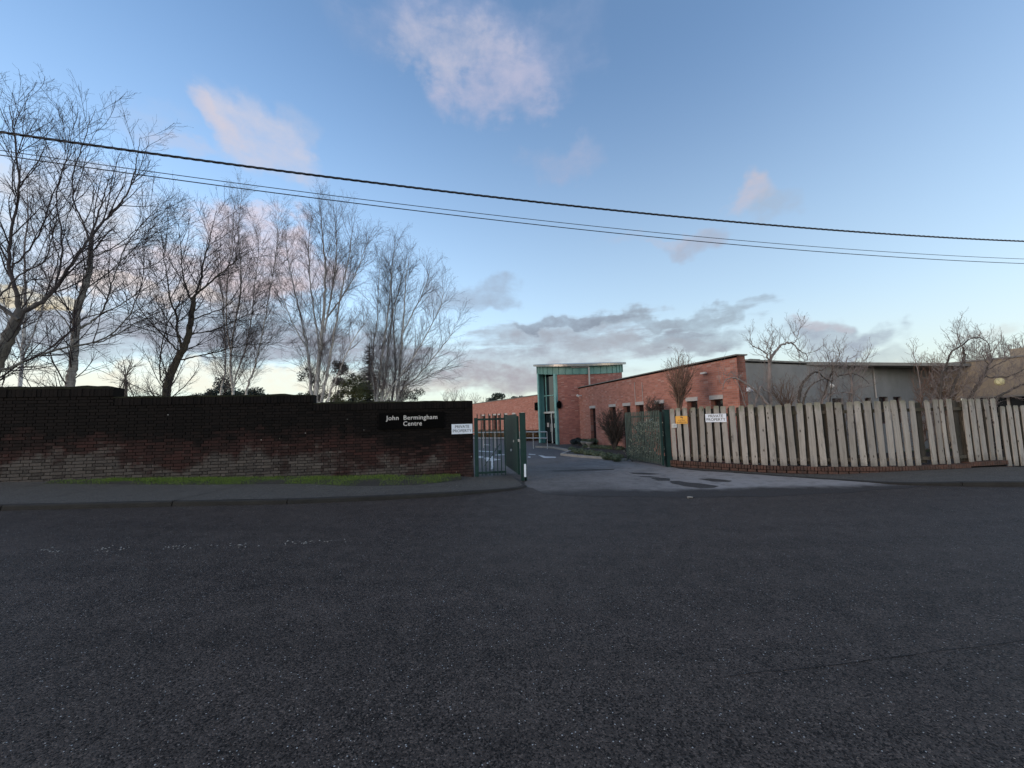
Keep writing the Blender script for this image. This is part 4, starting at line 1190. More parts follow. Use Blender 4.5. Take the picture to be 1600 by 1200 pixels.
# ------------------------------------------------------------------ BUILDINGS
def ray_plane(px, py, p0, n):
    d = ray(px, py); o = Vector((0, 0, EYE)); return o + d * ((p0 - o).dot(n) / d.dot(n))
def facade(parent, P, D, L, z0, z1, openings, m, name='wall', thick=0.3, depth=0.24, lint=True, back=True, mats=None):
    """wall with openings, from P along D (unit). outward normal = D x up"""
    N_ = D.cross(UP); mb = MB()
    def Q(s, z, o=0): return P + D * s + UP * (z - P.z) + N_ * o
    cols = sorted(set([0, L] + [o[0] for o in openings] + [o[1] for o in openings]))
    def rect(s0, s1, za, zb):
        if s1 - s0 < 1e-4 or zb - za < 1e-4: return
        mb.quad(Q(s0, za), Q(s1, za), Q(s1, zb), Q(s0, zb), [(s0, za), (s1, za), (s1, zb), (s0, zb)])
    for i in range(len(cols) - 1):
        s0, s1 = cols[i], cols[i + 1]; c = (s0 + s1) / 2; z = z0
        for o in sorted([o for o in openings if o[0] <= c <= o[1]], key=lambda o: o[2]):
            rect(s0, s1, z, o[2]); z = o[3]
        rect(s0, s1, z, z1)
    for a, b, za, zb in openings:
        d = -depth
        for (p, q, r, s) in ((Q(a, za), Q(a, zb), Q(a, zb, d), Q(a, za, d)), (Q(b, zb), Q(b, za), Q(b, za, d), Q(b, zb, d)),
                             (Q(a, zb), Q(b, zb), Q(b, zb, d), Q(a, zb, d)), (Q(b, za), Q(a, za), Q(a, za, d), Q(b, za, d))):
            mb.quad(p, q, r, s, [(0, 0), (0, 1), (.24, 1), (.24, 0)])
    # ends, top and back
    mb.quad(Q(L, z0), Q(L, z0, -thick), Q(L, z1, -thick), Q(L, z1), [(0, z0), (thick, z0), (thick, z1), (0, z1)])
    mb.quad(Q(0, z0, -thick), Q(0, z0), Q(0, z1), Q(0, z1, -thick), [(0, z0), (thick, z0), (thick, z1), (0, z1)])
    mb.quad(Q(0, z1), Q(L, z1), Q(L, z1, -thick), Q(0, z1, -thick))
    local(mb.build(name, m, parent), parent)
    for a, b, za, zb in openings:
        w = MB(); fw = 0.05
        def fb(s0, s1, q0, q1): w.frame_box(Q(s0, q0, -depth), D * (s1 - s0), N_ * .05, UP * (q1 - q0))
        fb(a + .002, a + fw, za, zb - .002); fb(b - fw, b - .002, za, zb - .002); fb(a + fw, b - fw, zb - fw, zb - .002); fb(a + fw, b - fw, za, za + fw)
        if zb - za > 1.3: fb(a + fw, b - fw, za + (zb - za) * .62, za + (zb - za) * .62 + .04)
        wo_ = w.build('window', M['reveal'], parent); local(wo_, parent)
        g_ = MB(); g_.quad(Q(a + fw, za + fw, -depth + .02), Q(b - fw, za + fw, -depth + .02), Q(b - fw, zb - fw, -depth + .02), Q(a + fw, zb - fw, -depth + .02))
        go = g_.build('pane', M['glass'], wo_)
        go.matrix_parent_inverse = wo_.matrix_world.inverted() @ Matrix.Translation((0, 0, 0)) if False else Matrix.Translation((0, 0, 0))
        if lint:
            l_ = MB(); l_.frame_box(Q(a - .04, zb - .004, -.05), D * (b - a + .08), N_ * .075, UP * .15)
            local(l_.build('lintel', M['lintel'], parent, bevel=.006), parent)
    return Q

# right wing
bpy.context.view_layer.update()
Cn = at_y(1157, 640, 13.4); Cn.z = 0
Fr = at_y(905.5, 650, 26.6); Fr.z = 0
zc = 1.93 + EYE; zg = -2.0 + EYE
D = (Cn - Fr).normalized(); L = (Cn - Fr).length      # from far end to near corner; D x up faces the yard
wing = empty('brick_wing', (Fr.x, Fr.y, R(Fr.x, Fr.y))); tag(wing, 'long low red brick wing running from the tower towards the fence', 'building')
Nw = D.cross(UP)
if Nw.x > 0: Nw = -Nw
def wing_s(px, py):
    p = ray_plane(px, py, Fr, Nw); return (p - Fr).dot(D), p.z
ops = []
zl = 0.50 + EYE
for (xa, xb, ym) in ((923, 931.2, 665), (953.3, 963, 660), (975.2, 986, 660), (995, 1007, 660), (1025.5, 1039, 660), (1074.5, 1091, 650), (1112, 1131, 650)):
    a = wing_s(xa, ym)[0]; b = wing_s(xb, ym)[0]
    ops.append((a, b, R(Fr.x, Fr.y) + .12, zl))
Q = facade(wing, Fr + UP * zg, D, L, zg, zc, ops, M['fbrick'], thick=0.33)
# side return facing the street
mb = MB(); Dp = Vector((-D.y, D.x, 0)) ; 
if Dp.x < 0: Dp = -Dp
mb.frame_box(Cn + UP * zg - D * 0.33 - D.cross(UP) * 0.0 + Dp * .0, Dp * .001, D * .001, UP * .001)
pier = MB(); A_ = Cn + UP * zg
pier.quad(A_, A_ + Dp * .34, A_ + Dp * .34 + UP * (zc - zg), A_ + UP * (zc - zg), [(0, zg), (.34, zg), (.34, zc), (0, zc)])
pier.quad(A_ + Dp * .34, A_ + Dp * .34 - D * .5, A_ + Dp * .34 - D * .5 + UP * (zc - zg), A_ + Dp * .34 + UP * (zc - zg), [(0, zg), (.5, zg), (.5, zc), (0, zc)])
local(pier.build('end_pier', M['fbrick_dark'], wing), wing)  # darker brick paints in the shade on this side, turned from the light
mb = MB()
o_ = Fr + UP * zc + Nw * .06 - D * .25
mb.frame_box(o_, D * (L + .31), -Nw * .46, UP * .045)
local(mb.build('coping', M['coping'], wing), wing)
mb = MB(); mb.frame_box(Fr + UP * (zc - .06) + Nw * .03 - D * .2, D * (L + .23), -Nw * .02, UP * .055); local(mb.build('drip_edge', M['black'], wing), wing)
mb = MB(); mb.frame_box(Fr + UP * (zc - .25) - Nw * .35, D * (L - .4), -Nw * 12, UP * .12); local(mb.build('roof', M['coping'], wing), wing)
# fittings on the wing
def disc_light(parent, p, n, r, m, name='wall_light'):
    mb = MB(); mb.tube(p, p + n * .03, r, 14, r * .98); mb.tube(p + n * .03, p + n * .09, r * .95, 14, r * .55)
    local(mb.build(name, m, parent, smooth=False), parent)
s_, z_ = wing_s(908.5, 618); p = Q(s_ + .05, z_)
mb = MB(); mb.tube(p, p + Nw * .22, .03, 8); mb.tube(p + Nw * .2 - UP * .05, p + Nw * .34 + UP * .02, .085, 10, .07); local(mb.build('camera', M['whitewarm'], wing), wing)
s_, z_ = wing_s(1104, 583); p = Q(s_, z_)
mb = MB(); mb.tube(p, p + Nw * .15, .02, 8); mb.bar(p + Nw * .15 - D * .12, p + Nw * .15 + D * .12, .07, .06); local(mb.build('camera', M['whitewarm'], wing), wing)
for px, y0, y1 in ((993.5, 597, 630), (1005.2, 597, 628)):
    s_, z_ = wing_s(px, y1); _, z2 = wing_s(px, y0)
    mb = MB(); mb.tube(Q(s_, z_, .02), Q(s_, z2, .02), .012, 6); local(mb.build('conduit', M['lintel'], wing), wing)

# grey rendered wing
zg2 = 1.80 + EYE
G0 = Cn + Dp * .34 + D * 0.0; G1 = at_y(1466, 640, 17.8); G1.z = 0
Dg = (G1 - G0).normalized(); Lg = (G1 - G0).length; Ng = Dg.cross(UP)
gw = empty('rendered_wing', (G0.x, G0.y, R(G0.x, G0.y))); tag(gw, 'flat roofed grey rendered wall range behind the timber fence', 'building')
def g_s(px, py):
    p = ray_plane(px, py, G0, Ng); return (p - G0).dot(Dg), p.z
ops = []
for xa, xb, ya in ((1351, 1361, 621.5), (1373, 1387, 620), (1395.5, 1408, 620), (1300, 1317, 622.5)):
    a, z = g_s(xa, ya); b, _ = g_s(xb, ya); ops.append((a, b, z - 1.1, z))
ops.sort()
Qg = facade(gw, G0 + UP * zg, Dg, Lg, zg, zg2 - .06, ops, M['render'], lint=False, depth=.15)
mb = MB(); mb.frame_box(G0 + UP * (zg2 - .06) + Ng * .04 , Dg * (Lg - .05), -Ng * .4, UP * .06); local(mb.build('coping', M['coping'], gw), gw)
mb = MB(); mb.frame_box(G0 + UP * (zg2 - .105) + Ng * .025, Dg * (Lg - .03), -Ng * .02, UP * .045); local(mb.build('fascia_board', M['black'], gw), gw)
mb = MB(); mb.frame_box(G0 + UP * (zg2 - .2) - Ng * .3 + Dg * 2.2, Dg * (Lg - 2.2), -Ng * 9, UP * .1); local(mb.build('roof', M['coping'], gw), gw)
for px, y0, y1, r in ((1365.5, 573, 622, .022), (1448, 578, 600, .010)):
    s_, z0_ = g_s(px + (y1 - 600) * .1, y1); _, z1_ = g_s(px, y0)
    mb = MB(); mb.tube(Qg(s_, z0_, .04), Qg(s_, z1_, .04), r, 8); local(mb.build('downpipe', M['lintel'], gw), gw)
for px, py in ((1298.5, 603), (1452, 602.5)):
    s_, z_ = g_s(px, py); disc_light(gw, Qg(s_, z_), Ng, .085, M['whitewarm'])
s_, z_ = g_s(1169, 609); p = Qg(s_, z_)
mb = MB(); mb.bar(p - Dg * .09 + Ng * .08, p + Dg * .09 + Ng * .08, .15, .13); local(mb.build('floodlight', M['white'], gw, bevel=.01), gw)
mb = MB(); p = Qg(*g_s(1185, 562)); mb.frame_box(p - Ng * .3 + UP * .03, Dg * .5, -Ng * .1, Dg * .5 * 0 + UP * .05); local(mb.build('flashing', M['coping'], gw), gw)

# beige block wing
G1b = G1 + Dg * .0; Hn = at_y(1600, 640, 15.5); Hn.z = 0
Db = (Hn - G1b).normalized(); Nb = Db.cross(UP)
if Nb.x > 0: Nb = -Nb
bw = empty('block_wing', (G1b.x, G1b.y, R(G1b.x, G1b.y))); tag(bw, 'warm beige walled wing at the far right beyond the fence', 'building')
Lb = 10.0; zb2 = 1.86 + EYE
def b_s(px, py):
    p = ray_plane(px, py, G1b, Nb); return (p - G1b).dot(Db), p.z
sE, zE = b_s(1534, 619)
def Qb(s, z, o=0): return G1b + Db * s + UP * z + Nb * o
mb = MB(); zlow = zE
mb.quad(Qb(0, zg), Qb(sE * .55, zg), Qb(sE * .55, zb2), Qb(0, zb2))
mb.quad(Qb(sE * .55, zlow), Qb(Lb, zlow), Qb(Lb, zb2), Qb(sE * .55, zb2))
mb.quad(Qb(sE * .55, zlow), Qb(sE * .55, zlow, -.6), Qb(Lb, zlow, -.6), Qb(Lb, zlow))
local(mb.build('wall', M['beige'], bw), bw)
mb = MB(); mb.quad(Qb(sE * .55, zg, -.5), Qb(Lb, zg, -.5), Qb(Lb, zlow, -.5), Qb(sE * .55, zlow, -.5)); local(mb.build('pane', M['glass'], bw), bw)
for k in range(7):
    mb = MB(); s_ = sE * .55 + .1 + k * 1.05; mb.frame_box(Qb(s_, zg, -.48), Db * .07, Nb * .06, UP * (zlow - zg)); local(mb.build('mullion', M['lintel'], bw), bw)
mb = MB(); mb.frame_box(Qb(sE * .55, zlow - .07, .03), Db * (Lb - sE * .55), -Nb * .15, UP * .065); local(mb.build('fascia_board', M['coping'], bw), bw)
mb = MB(); mb.frame_box(Qb(.05, zb2, .07), Db * (Lb - .05), -Nb * .4, UP * .06); local(mb.build('coping', M['coping'], bw), bw)
mb = MB(); mb.frame_box(Qb(.0, zb2 - .2, -.3), Db * Lb, -Nb * 9, UP * .1); local(mb.build('roof', M['coping'], bw), bw)
p1_, z1_ = b_s(1562, 596.5); disc_light(bw, Qb(p1_, z1_), Nb, .15, simple('cream_lamp', (0.72, 0.66, 0.36), (0.6, 0.55, 0.3), 0.5, 8, 0))
# set back roof box
q = at_y(1592, 553, 18.5); mb = MB(); mb.frame_box(Vector((at_y(1578, 553, 19.0).x, 19.0, zb2 - .2)), Vector((.9, -2.6, 0)), Vector((2.6, .9, 0)), UP * (at_y(1578, 545.5, 19.0).z - zb2 + .2))
local(mb.build('roof_box', M['beige'], bw), bw)

# round entrance tower
TC = Vector((5.05, 29.6, 0)); TR = 3.1
tower = empty('entrance_tower', (TC.x, TC.y, R(TC.x, TC.y))); tag(tower, 'round red brick entrance tower with verdigris copper band and glazed door slot', 'building')
def tp(a, z, r=TR):
    a = math.radians(a); return Vector((TC.x + r * math.sin(a), TC.y - r * math.cos(a), z))
def roofz(p, lo=3.40): return EYE + lo + 0.145 * (p.y - (TC.y - TR))
mb = MB(); a0 = -40; n = 76
for i in range(n):
    a, b = a0 + 320 * i / n, a0 + 320 * (i + 1) / n
    pa, pb = tp(a, 0), tp(b, 0); za, zb_ = roofz(pa, 2.86), roofz(pb, 2.86)
    ua, ub = math.radians(a) * TR, math.radians(b) * TR
    mb.quad(tp(a, zg), tp(b, zg), tp(b, zb_), tp(a, za), [(ua, zg), (ub, zg), (ub, zb_), (ua, za)])
o = mb.build('wall', M['fbrick_dark'], tower, smooth=True); local(o, tower)
# copper band of standing-seam panels
step = 360 / 40
for i in range(40):
    a, b = -180 + i * step, -180 + (i + 1) * step
    mb = MB(); sub = 3
    for k in range(sub):
        a_, b_ = a + .35 + (step - .7) * k / sub, a + .35 + (step - .7) * (k + 1) / sub
        pa, pb = tp(a_, 0, TR + .05), tp(b_, 0, TR + .05)
        lo_a, lo_b = roofz(pa, 2.84), roofz(pb, 2.84); hi_a, hi_b = roofz(pa), roofz(pb)
        A1_, B1_ = Vector((pa.x, pa.y, lo_a)), Vector((pb.x, pb.y, lo_b)); A2, B2 = Vector((pa.x, pa.y, hi_a)), Vector((pb.x, pb.y, hi_b))
        mb.quad(A1_, B1_, B2, A2)
        ia, ib = tp(a_, lo_a, TR), tp(b_, lo_b, TR); mb.quad(ia, ib, B1_, A1_)
    pa = tp(a, 0, TR + .02); z0_, z1_ = roofz(pa, 2.835), roofz(pa)
    q0, q1 = tp(a, z0_, TR + .05), tp(a, z1_, TR + .05); nn = (tp(a, 0, 1) - TC); nn.z = 0
    mb.bar(q0 + nn * .01, q1 + nn * .01, .03, .05, up=nn)
    local(mb.build('copper_panel', M['copper'], tower), tower)
# roof plate
mb = MB(); n = 64; RR = TR + .32
top = []; bot = []
for i in range(n):
    a = 360 * i / n; p = tp(a, 0, RR); z = roofz(p); bot.append(Vector((p.x, p.y, z + .005))); top.append(Vector((p.x, p.y, z + .15)))
for i in range(n):
    j = (i + 1) % n; mb.quad(bot[i], bot[j], top[j], top[i])
i0 = len(mb.v); mb.v += [tuple(p) for p in top]; mb.f.append(tuple(range(i0, i0 + n))); mb.uv.append([(0, 0)] * n); mb.mi.append(0)
i0 = len(mb.v); mb.v += [tuple(p) for p in bot]; mb.f.append(tuple(reversed(range(i0, i0 + n)))); mb.uv.append([(0, 0)] * n); mb.mi.append(0)
local(mb.build('roof', M['roofmetal'], tower), tower)
# glazed slot : chord between -80 and -40 degrees
g0_, g1_ = tp(-80, 0), tp(-40, 0); Dt = (g1_ - g0_).normalized(); Nt = Dt.cross(UP); Lt = (g1_ - g0_).length
ft = R(TC.x, TC.y) + .02
zt0, zt1 = roofz(g0_, 2.84), roofz(g1_, 2.84)
for s_, w in ((-.06, .17), (Lt - .15, .22)):
    mb = MB(); p = g0_ + Dt * s_; zt_ = roofz(p, 2.86)
    mb.frame_box(Vector((p.x, p.y, ft - .1)) - Nt * .12, Dt * w, Nt * .26, UP * (zt_ - ft + .1)); local(mb.build('corner_post', M['teal'], tower, bevel=.01), tower)
def T(s, z, o=0): return Vector(g0_) + Dt * s + UP * z + Nt * o
zdoor = ft + 2.12
rec = -.35
mb = MB(); mb.frame_box(T(.11, zdoor, rec), Dt * (Lt - .26), Nt * .12, UP * .13); local(mb.build('transom', M['galv'], tower), tower)
zmid = at_y(856, 618, 28).z
mb = MB(); mb.frame_box(T(.11, zmid, rec), Dt * (Lt - .26), Nt * .07, UP * .05); local(mb.build('transom', M['teal'], tower), tower)
mb = MB(); mb.frame_box(T(.40, zdoor + .13, rec), Dt * .07, Nt * .08, UP * (zt0 - zdoor - .1)); local(mb.build('mullion', M['teal'], tower), tower)
mb = MB(); mb.quad(T(.11, zdoor + .13, rec + .02), T(Lt - .15, zdoor + .13, rec + .02), T(Lt - .15, zt1, rec + .02), T(.11, zt1, rec + .02)); local(mb.build('glazing', M['glass'], tower), tower)
mb = MB(); mb.quad(T(.11, ft, 0), T(.11, ft, rec), T(.11, zt0, rec), T(.11, zt0, 0)); mb.quad(T(Lt - .15, ft, rec), T(Lt - .15, ft, 0), T(Lt - .15, zt1, 0), T(Lt - .15, zt1, rec)); local(mb.build('jamb', M['teal'], tower), tower)
for k, (sa, sb) in enumerate(((.16, .98), (1.03, Lt - .19))):
    dr = MB()
    def fb(s0, s1, q0, q1): dr.frame_box(T(s0, q0, rec), Dt * (s1 - s0), Nt * .05, UP * (q1 - q0))
    fb(sa, sa + .06, ft, zdoor); fb(sb - .06, sb, ft, zdoor); fb(sa + .06, sb - .06, zdoor - .08, zdoor); fb(sa + .06, sb - .06, ft, ft + .12)
    do = dr.build('door', M['black'] if k else M['black'], tower); local(do, tower)
    gq = MB(); gq.quad(T(sa + .06, ft + .12, rec + .02), T(sb - .06, ft + .12, rec + .02), T(sb - .06, zdoor - .08, rec + .02), T(sa + .06, zdoor - .08, rec + .02)); gq.build('pane', M['glass'], do)
    hq = MB(); sh = sb - .1 if k == 0 else sa + .1; hq.tube(T(sh, ft + .8, rec + .09), T(sh, ft + 1.4, rec + .09), .018, 6); hq.build('handle', M['galv'], do)
mb = MB(); mb.frame_box(T(.985, ft, rec + .0), Dt * .1, Nt * .09, UP * (zdoor - ft)); local(mb.build('door_jamb', M['galv'], tower), tower)
for (s_, z_, w, h) in ((.42, 1.15, .24, .3), (1.28, 1.1, .28, .3), (1.62, 1.2, .2, .34), (1.66, .75, .18, .3), (.93, .8, .14, .28)):
    mb = MB(); mb.frame_box(T(s_, ft + z_, rec + .055), Dt * w, Nt * .004, UP * h); local(mb.build('paper_notice', M['lintel'], tower), tower)
# dark wall lamp and downpipe on the tower
p = tp(-36, at_y(873, 632, 27).z); nn = (p - TC); nn.z = 0; nn.normalize()
mb = MB()
for (z0_, z1_, ra, rb) in ((-.28, -.14, .05, .15), (-.14, .12, .15, .15), (.12, .26, .15, .05)): mb.tube(p + nn * .1 + UP * z0_, p + nn * .1 + UP * z1_, ra, 12, rb)
local(mb.build('wall_lamp', M['black'], tower, smooth=True), tower)
def tower_hit(px, py):
    d = ray(px, py); o = Vector((0, 0, EYE)); a = d.x ** 2 + d.y ** 2; b = 2 * (d.x * (o.x - TC.x) + d.y * (o.y - TC.y)); c = (o.x - TC.x) ** 2 + (o.y - TC.y) ** 2 - (TR + .12) ** 2
    t = (-b - math.sqrt(max(0, b * b - 4 * a * c))) / (2 * a); return o + d * t
mb = MB(); pth = [tower_hit(893.2, 571), tower_hit(893.2, 573.5), tower_hit(900, 573.4), tower_hit(907, 573.2), tower_hit(913, 573), tower_hit(919.5, 573), tower_hit(920, 575), tower_hit(921.3, 604)]
for a, b in zip(pth[:-1], pth[1:]): mb.tube(a, b, .055, 8)
local(mb.build('downpipe', M['lintel'], tower), tower)

# left wing beyond the tower
L0 = at_y(846, 650, 34.4); L0.z = 0
Dl = Vector((-math.sin(math.radians(24.7)), math.cos(math.radians(24.7)), 0)); Ll = 30
lw_ = empty('brick_wing', (L0.x, L0.y, R(L0.x, L0.y))); tag(lw_, 'red brick wing left of the tower, seen through the green gates', 'building')
Lend = L0 + Dl * Ll; Dl2 = -Dl; Nl = Dl2.cross(UP)
def l_s(px, py):
    p = ray_plane(px, py, Lend, Nl); return (p - Lend).dot(Dl2), p.z
ops = []; zll = .42 + EYE
for xa, xb in ((753.5, 758), (763.5, 766.6), (771, 775.5), (778.5, 782), (788.5, 793), (801, 805.5), (815, 819), (841.6, 843)):
    a, _ = l_s(xa, 660); b, _ = l_s(xb, 660)
    if b > a: ops.append((a, min(b, Ll - .1), R(0, 35) + .3, zll))
ops.sort()
Ql = facade(lw_, Lend + UP * zg, Dl2, Ll, zg, 1.98 + EYE, ops, M['fbrick'])
mb = MB(); mb.frame_box(Lend + UP * (1.98 + EYE) + Nl * .06, Dl2 * Ll, -Nl * .5, UP * .07); local(mb.build('coping', M['coping'], lw_), lw_)
mb = MB(); mb.frame_box(Lend + UP * (1.75 + EYE) - Nl * .3, Dl2 * Ll, -Nl * 10, UP * .1); local(mb.build('roof', M['coping'], lw_), lw_)
s_, z_ = l_s(839.5, 635); mb = MB(); mb.frame_box(Ql(s_ - .25, z_ - .35, 0), Dl2 * .4, Nl * .15, UP * .7); local(mb.build('meter_box', M['black'], lw_), lw_)

# handrail
hr = empty('handrail', on_ground(855, 702)); tag(hr, 'galvanised two-bar handrail in front of the entrance tower door', 'railing')
h0 = on_ground(855.5, 701.5); h1 = Vector((-3.5, 27.0, 0)); h1.z = R(h1.x, h1.y)
def HP(f, z):
    p = h0.lerp(h1, f); p.z = R(p.x, p.y) + z; return p
for z in (.98, .62):
    mb = MB(); mb.tube(HP(0, z), HP(1, z), .032, 8); local(mb.build('bar', M['galv'], hr), hr)
for f in np.linspace(0, 1, 8):
    mb = MB(); mb.tube(HP(f, 0), HP(f, .98), .024, 8); local(mb.build('post', M['galv'], hr), hr)

# ------------------------------------------------------------------ VEGETATION generators
class Tubes:
    def __init__(s): s.g = {}
    def add(s, pts, rad, sides): s.g.setdefault((len(pts), sides), []).append((pts, rad))
    def build(s, name, m, parent=None):
        VV = []; FF = []; base = 0
        for (n, sides), L in s.g.items():
            P = np.array([a for a, b in L]); Rr = np.array([b for a, b in L])       # k,n,3  k,n
            T_ = np.gradient(P, axis=1); T_ /= np.linalg.norm(T_, axis=2, keepdims=True) + 1e-9
            ref = np.zeros_like(T_[:, :1]); mx = np.abs(T_[:, :1, 2:3]) > .9
            ref[..., 0] = np.where(mx[..., 0], 1.0, 0.0); ref[..., 2] = np.where(mx[..., 0], 0.0, 1.0)
            ref = np.broadcast_to(ref, T_.shape)
            A_ = np.cross(T_, ref); A_ /= np.linalg.norm(A_, axis=2, keepdims=True) + 1e-9
            B_ = np.cross(T_, A_)
            th = np.arange(sides) * 2 * PI / sides
            ring = P[:, :, None, :] + Rr[:, :, None, None] * (A_[:, :, None, :] * np.cos(th)[None, None, :, None] + B_[:, :, None, :] * np.sin(th)[None, None, :, None])
            k = P.shape[0]; VV.append(ring.reshape(-1, 3))
            idx = base + np.arange(k * n * sides).reshape(k, n, sides)
            a = idx[:, :-1]; b = np.roll(a, -1, axis=2); c = idx[:, 1:]; d = np.roll(c, -1, axis=2)
            FF.append(np.stack([a, b, d, c], axis=-1).reshape(-1, 4)); base += k * n * sides
        VV = np.concatenate(VV); FF = np.concatenate(FF)
        return mesh_np(name, VV, FF, m, parent, True)
def mesh_np(name, VV, FF, m, parent=None, smooth=False):
    me = bpy.data.meshes.new(name); k = FF.shape[1]
    me.vertices.add(len(VV)); me.vertices.foreach_set('co', VV.astype(np.float32).ravel())
    me.loops.add(FF.size); me.loops.foreach_set('vertex_index', FF.astype(np.int32).ravel())
    me.polygons.add(len(FF)); me.polygons.foreach_set('loop_start', np.arange(0, FF.size, k, dtype=np.int32))
    if smooth: me.polygons.foreach_set('use_smooth', np.ones(len(FF), dtype=bool))
    me.materials.append(m); me.update(calc_edges=True)
    o = bpy.data.objects.new(name, me); COL.objects.link(o)
    if parent: o.parent = parent; local(o, parent)
    return o

def walk(p, d, L, n, wander, up, R_, curl=None):
    pts = [p]; st = L / n; d = d / np.linalg.norm(d)
    for i in range(n):
        d = d + R_.normal(0, wander, 3); d[2] += up
        d /= np.linalg.norm(d); p = p + d * st; pts.append(p)
    return np.array(pts)
def catmull(P, per=6):
    P = np.array(P, float); out = []
    Q_ = np.vstack([2 * P[0] - P[1], P, 2 * P[-1] - P[-2]])
    for i in range(1, len(Q_) - 2):
        for k in range(per):
            t = k / per; a, b, c, d = Q_[i - 1], Q_[i], Q_[i + 1], Q_[i + 2]
            out.append(.5 * ((2 * b) + (c - a) * t + (2 * a - 5 * b + 4 * c - d) * t * t + (3 * b - a - 3 * c + d) * t ** 3))
    out.append(P[-1]); return np.array(out)
def spawn(T, poly, rad, lvl, P, R_):
    """grow children of a branch; T = list of Tubes per level"""
    seg = np.linalg.norm(np.diff(poly, axis=0), axis=1); cum = np.concatenate([[0], np.cumsum(seg)]); L = cum[-1]
    c = P['lv'][lvl]
    n = int(round(c['dens'] * L * (1 - c['t0']) * R_.uniform(.85, 1.15)))
    for i in range(n):
        t = c['t0'] + (1 - c['t0']) * (i + R_.random()) / max(n, 1)
        s = t * L; k = min(np.searchsorted(cum, s, 'right') - 1, len(seg) - 1)
        f = (s - cum[k]) / (seg[k] + 1e-9); p = poly[k] * (1 - f) + poly[k + 1] * f
        tg = poly[k + 1] - poly[k]; tg = tg / (np.linalg.norm(tg) + 1e-9)
        rp = rad[k] * (1 - f) + rad[k + 1] * f
        az = R_.uniform(0, 2 * PI); ref = np.array([1., 0, 0]) if abs(tg[2]) > .8 else np.array([0, 0, 1.])
        a = np.cross(tg, ref); a /= np.linalg.norm(a); b = np.cross(tg, a)
        ang = math.radians(R_.normal(c['ang'], c.get('av', 9)))
        side = (a * math.cos(az) + b * math.sin(az)); 
        if c.get('hz'): side = side * np.array([1, 1, .5])
        d = tg * math.cos(ang) + side * math.sin(ang)
        ln = c['len'] * R_.uniform(.55, 1.25) * (1 - c.get('tap', .55) * t)
        if c.get('rel'): ln = min(ln, c['rel'] * L)
        r0 = min(rp * .62, c['r'] * (0.5 + .5 * ln / c['len']))
        q = walk(p, d, ln, c['n'], c['wan'], c['up'], R_)
        rr = np.linspace(r0, max(c['re'], .0016), c['n'] + 1)
        T[lvl].add(q, rr, c['sides'])
        if lvl + 1 < len(P['lv']): spawn(T, q, rr, lvl + 1, P, R_)

LV_ASH = [dict(dens=3.6, t0=.10, ang=40, len=2.2, n=9, wan=.065, up=.07, r=.028, re=.007, sides=5, tap=.45),
          dict(dens=6.5, t0=.10, ang=40, len=.95, n=6, wan=.075, up=.06, r=.011, re=.004, sides=4, tap=.5),
          dict(dens=10.5, t0=.12, ang=42, len=.32, n=3, wan=.12, up=.06, r=.0055, re=.0032, sides=3, tap=.4)]
LV_BIRCH = [dict(dens=6.0, t0=.26, ang=33, len=1.9, n=8, wan=.07, up=.045, r=.014, re=.0042, sides=4, tap=.60),
            dict(dens=7.5, t0=.12, ang=34, len=.80, n=5, wan=.10, up=.015, r=.0065, re=.0032, sides=3, tap=.5),
            dict(dens=10.0, t0=.10, ang=36, len=.30, n=3, wan=.14, up=-.01, r=.0040, re=.0024, sides=3, tap=.4)]
def scaled(lv, k, rk=None, dk=1.0):
    rk = rk or k; return [dict(c, len=c['len'] * k, r=c['r'] * rk, re=c['re'] * rk, dens=c['dens'] / k * dk) for c in lv]

def tree(name, label, cat, stems, lv, seed, mt, mtw, group=None, noise_amp=.03, limb=1.0, root=True):
    """stems: list of (pixel points, Y start, Y end, r start, r end)"""
    R_ = np.random.default_rng(seed); polys = []
    for st in stems:
        pix, Y0, Y1, r0, r1 = st; n = len(pix); pts = []
        for i, (px, py) in enumerate(pix):
            f = i / (n - 1); q = at_y(px, py, Y0 + (Y1 - Y0) * f); pts.append((q.x, q.y, q.z))
        if root and pix[0][1] > 585:
            g = Vector(pts[0]); d0 = np.array(pts[0]) - np.array(pts[1]); hgt = g.z - (R(g.x, g.y) - .1)
            pts.insert(0, (g.x + d0[0] / max(abs(d0[2]), .3) * hgt * .35, g.y, g.z - hgt))
        C = catmull(pts, 6); C[1:-1] += R_.normal(0, noise_amp * .35, C[1:-1].shape)
        if len(polys): r0, r1 = r0 * limb, r1 * max(limb, .8)
        m = len(C); u = np.linspace(0, 1, m); rr = r0 * (1 - u) ** .9 + r1 * u
        polys.append((C, rr))
    base = polys[0][0][0]
    e = empty(name, tuple(base)); tag(e, label, cat, group)
    Ts = Tubes()
    T = [Tubes() for _ in lv]
    for C, rr in polys:
        ct = abs(base[1]) / math.hypot(base[0], base[1]); rr = rr * (0.25 + 0.75 * ct)
        Ts.add(C, rr, 10 if rr[0] > .05 else 6)
        spawn(T, C, rr, 0, dict(lv=lv), R_)
    Ts.build('trunk', mt, e)
    allb = Tubes()
    for t in T:
        for k, v in t.g.items(): allb.g.setdefault(k, []).extend(v)
    allb.build('crown', mtw, e)
    return e

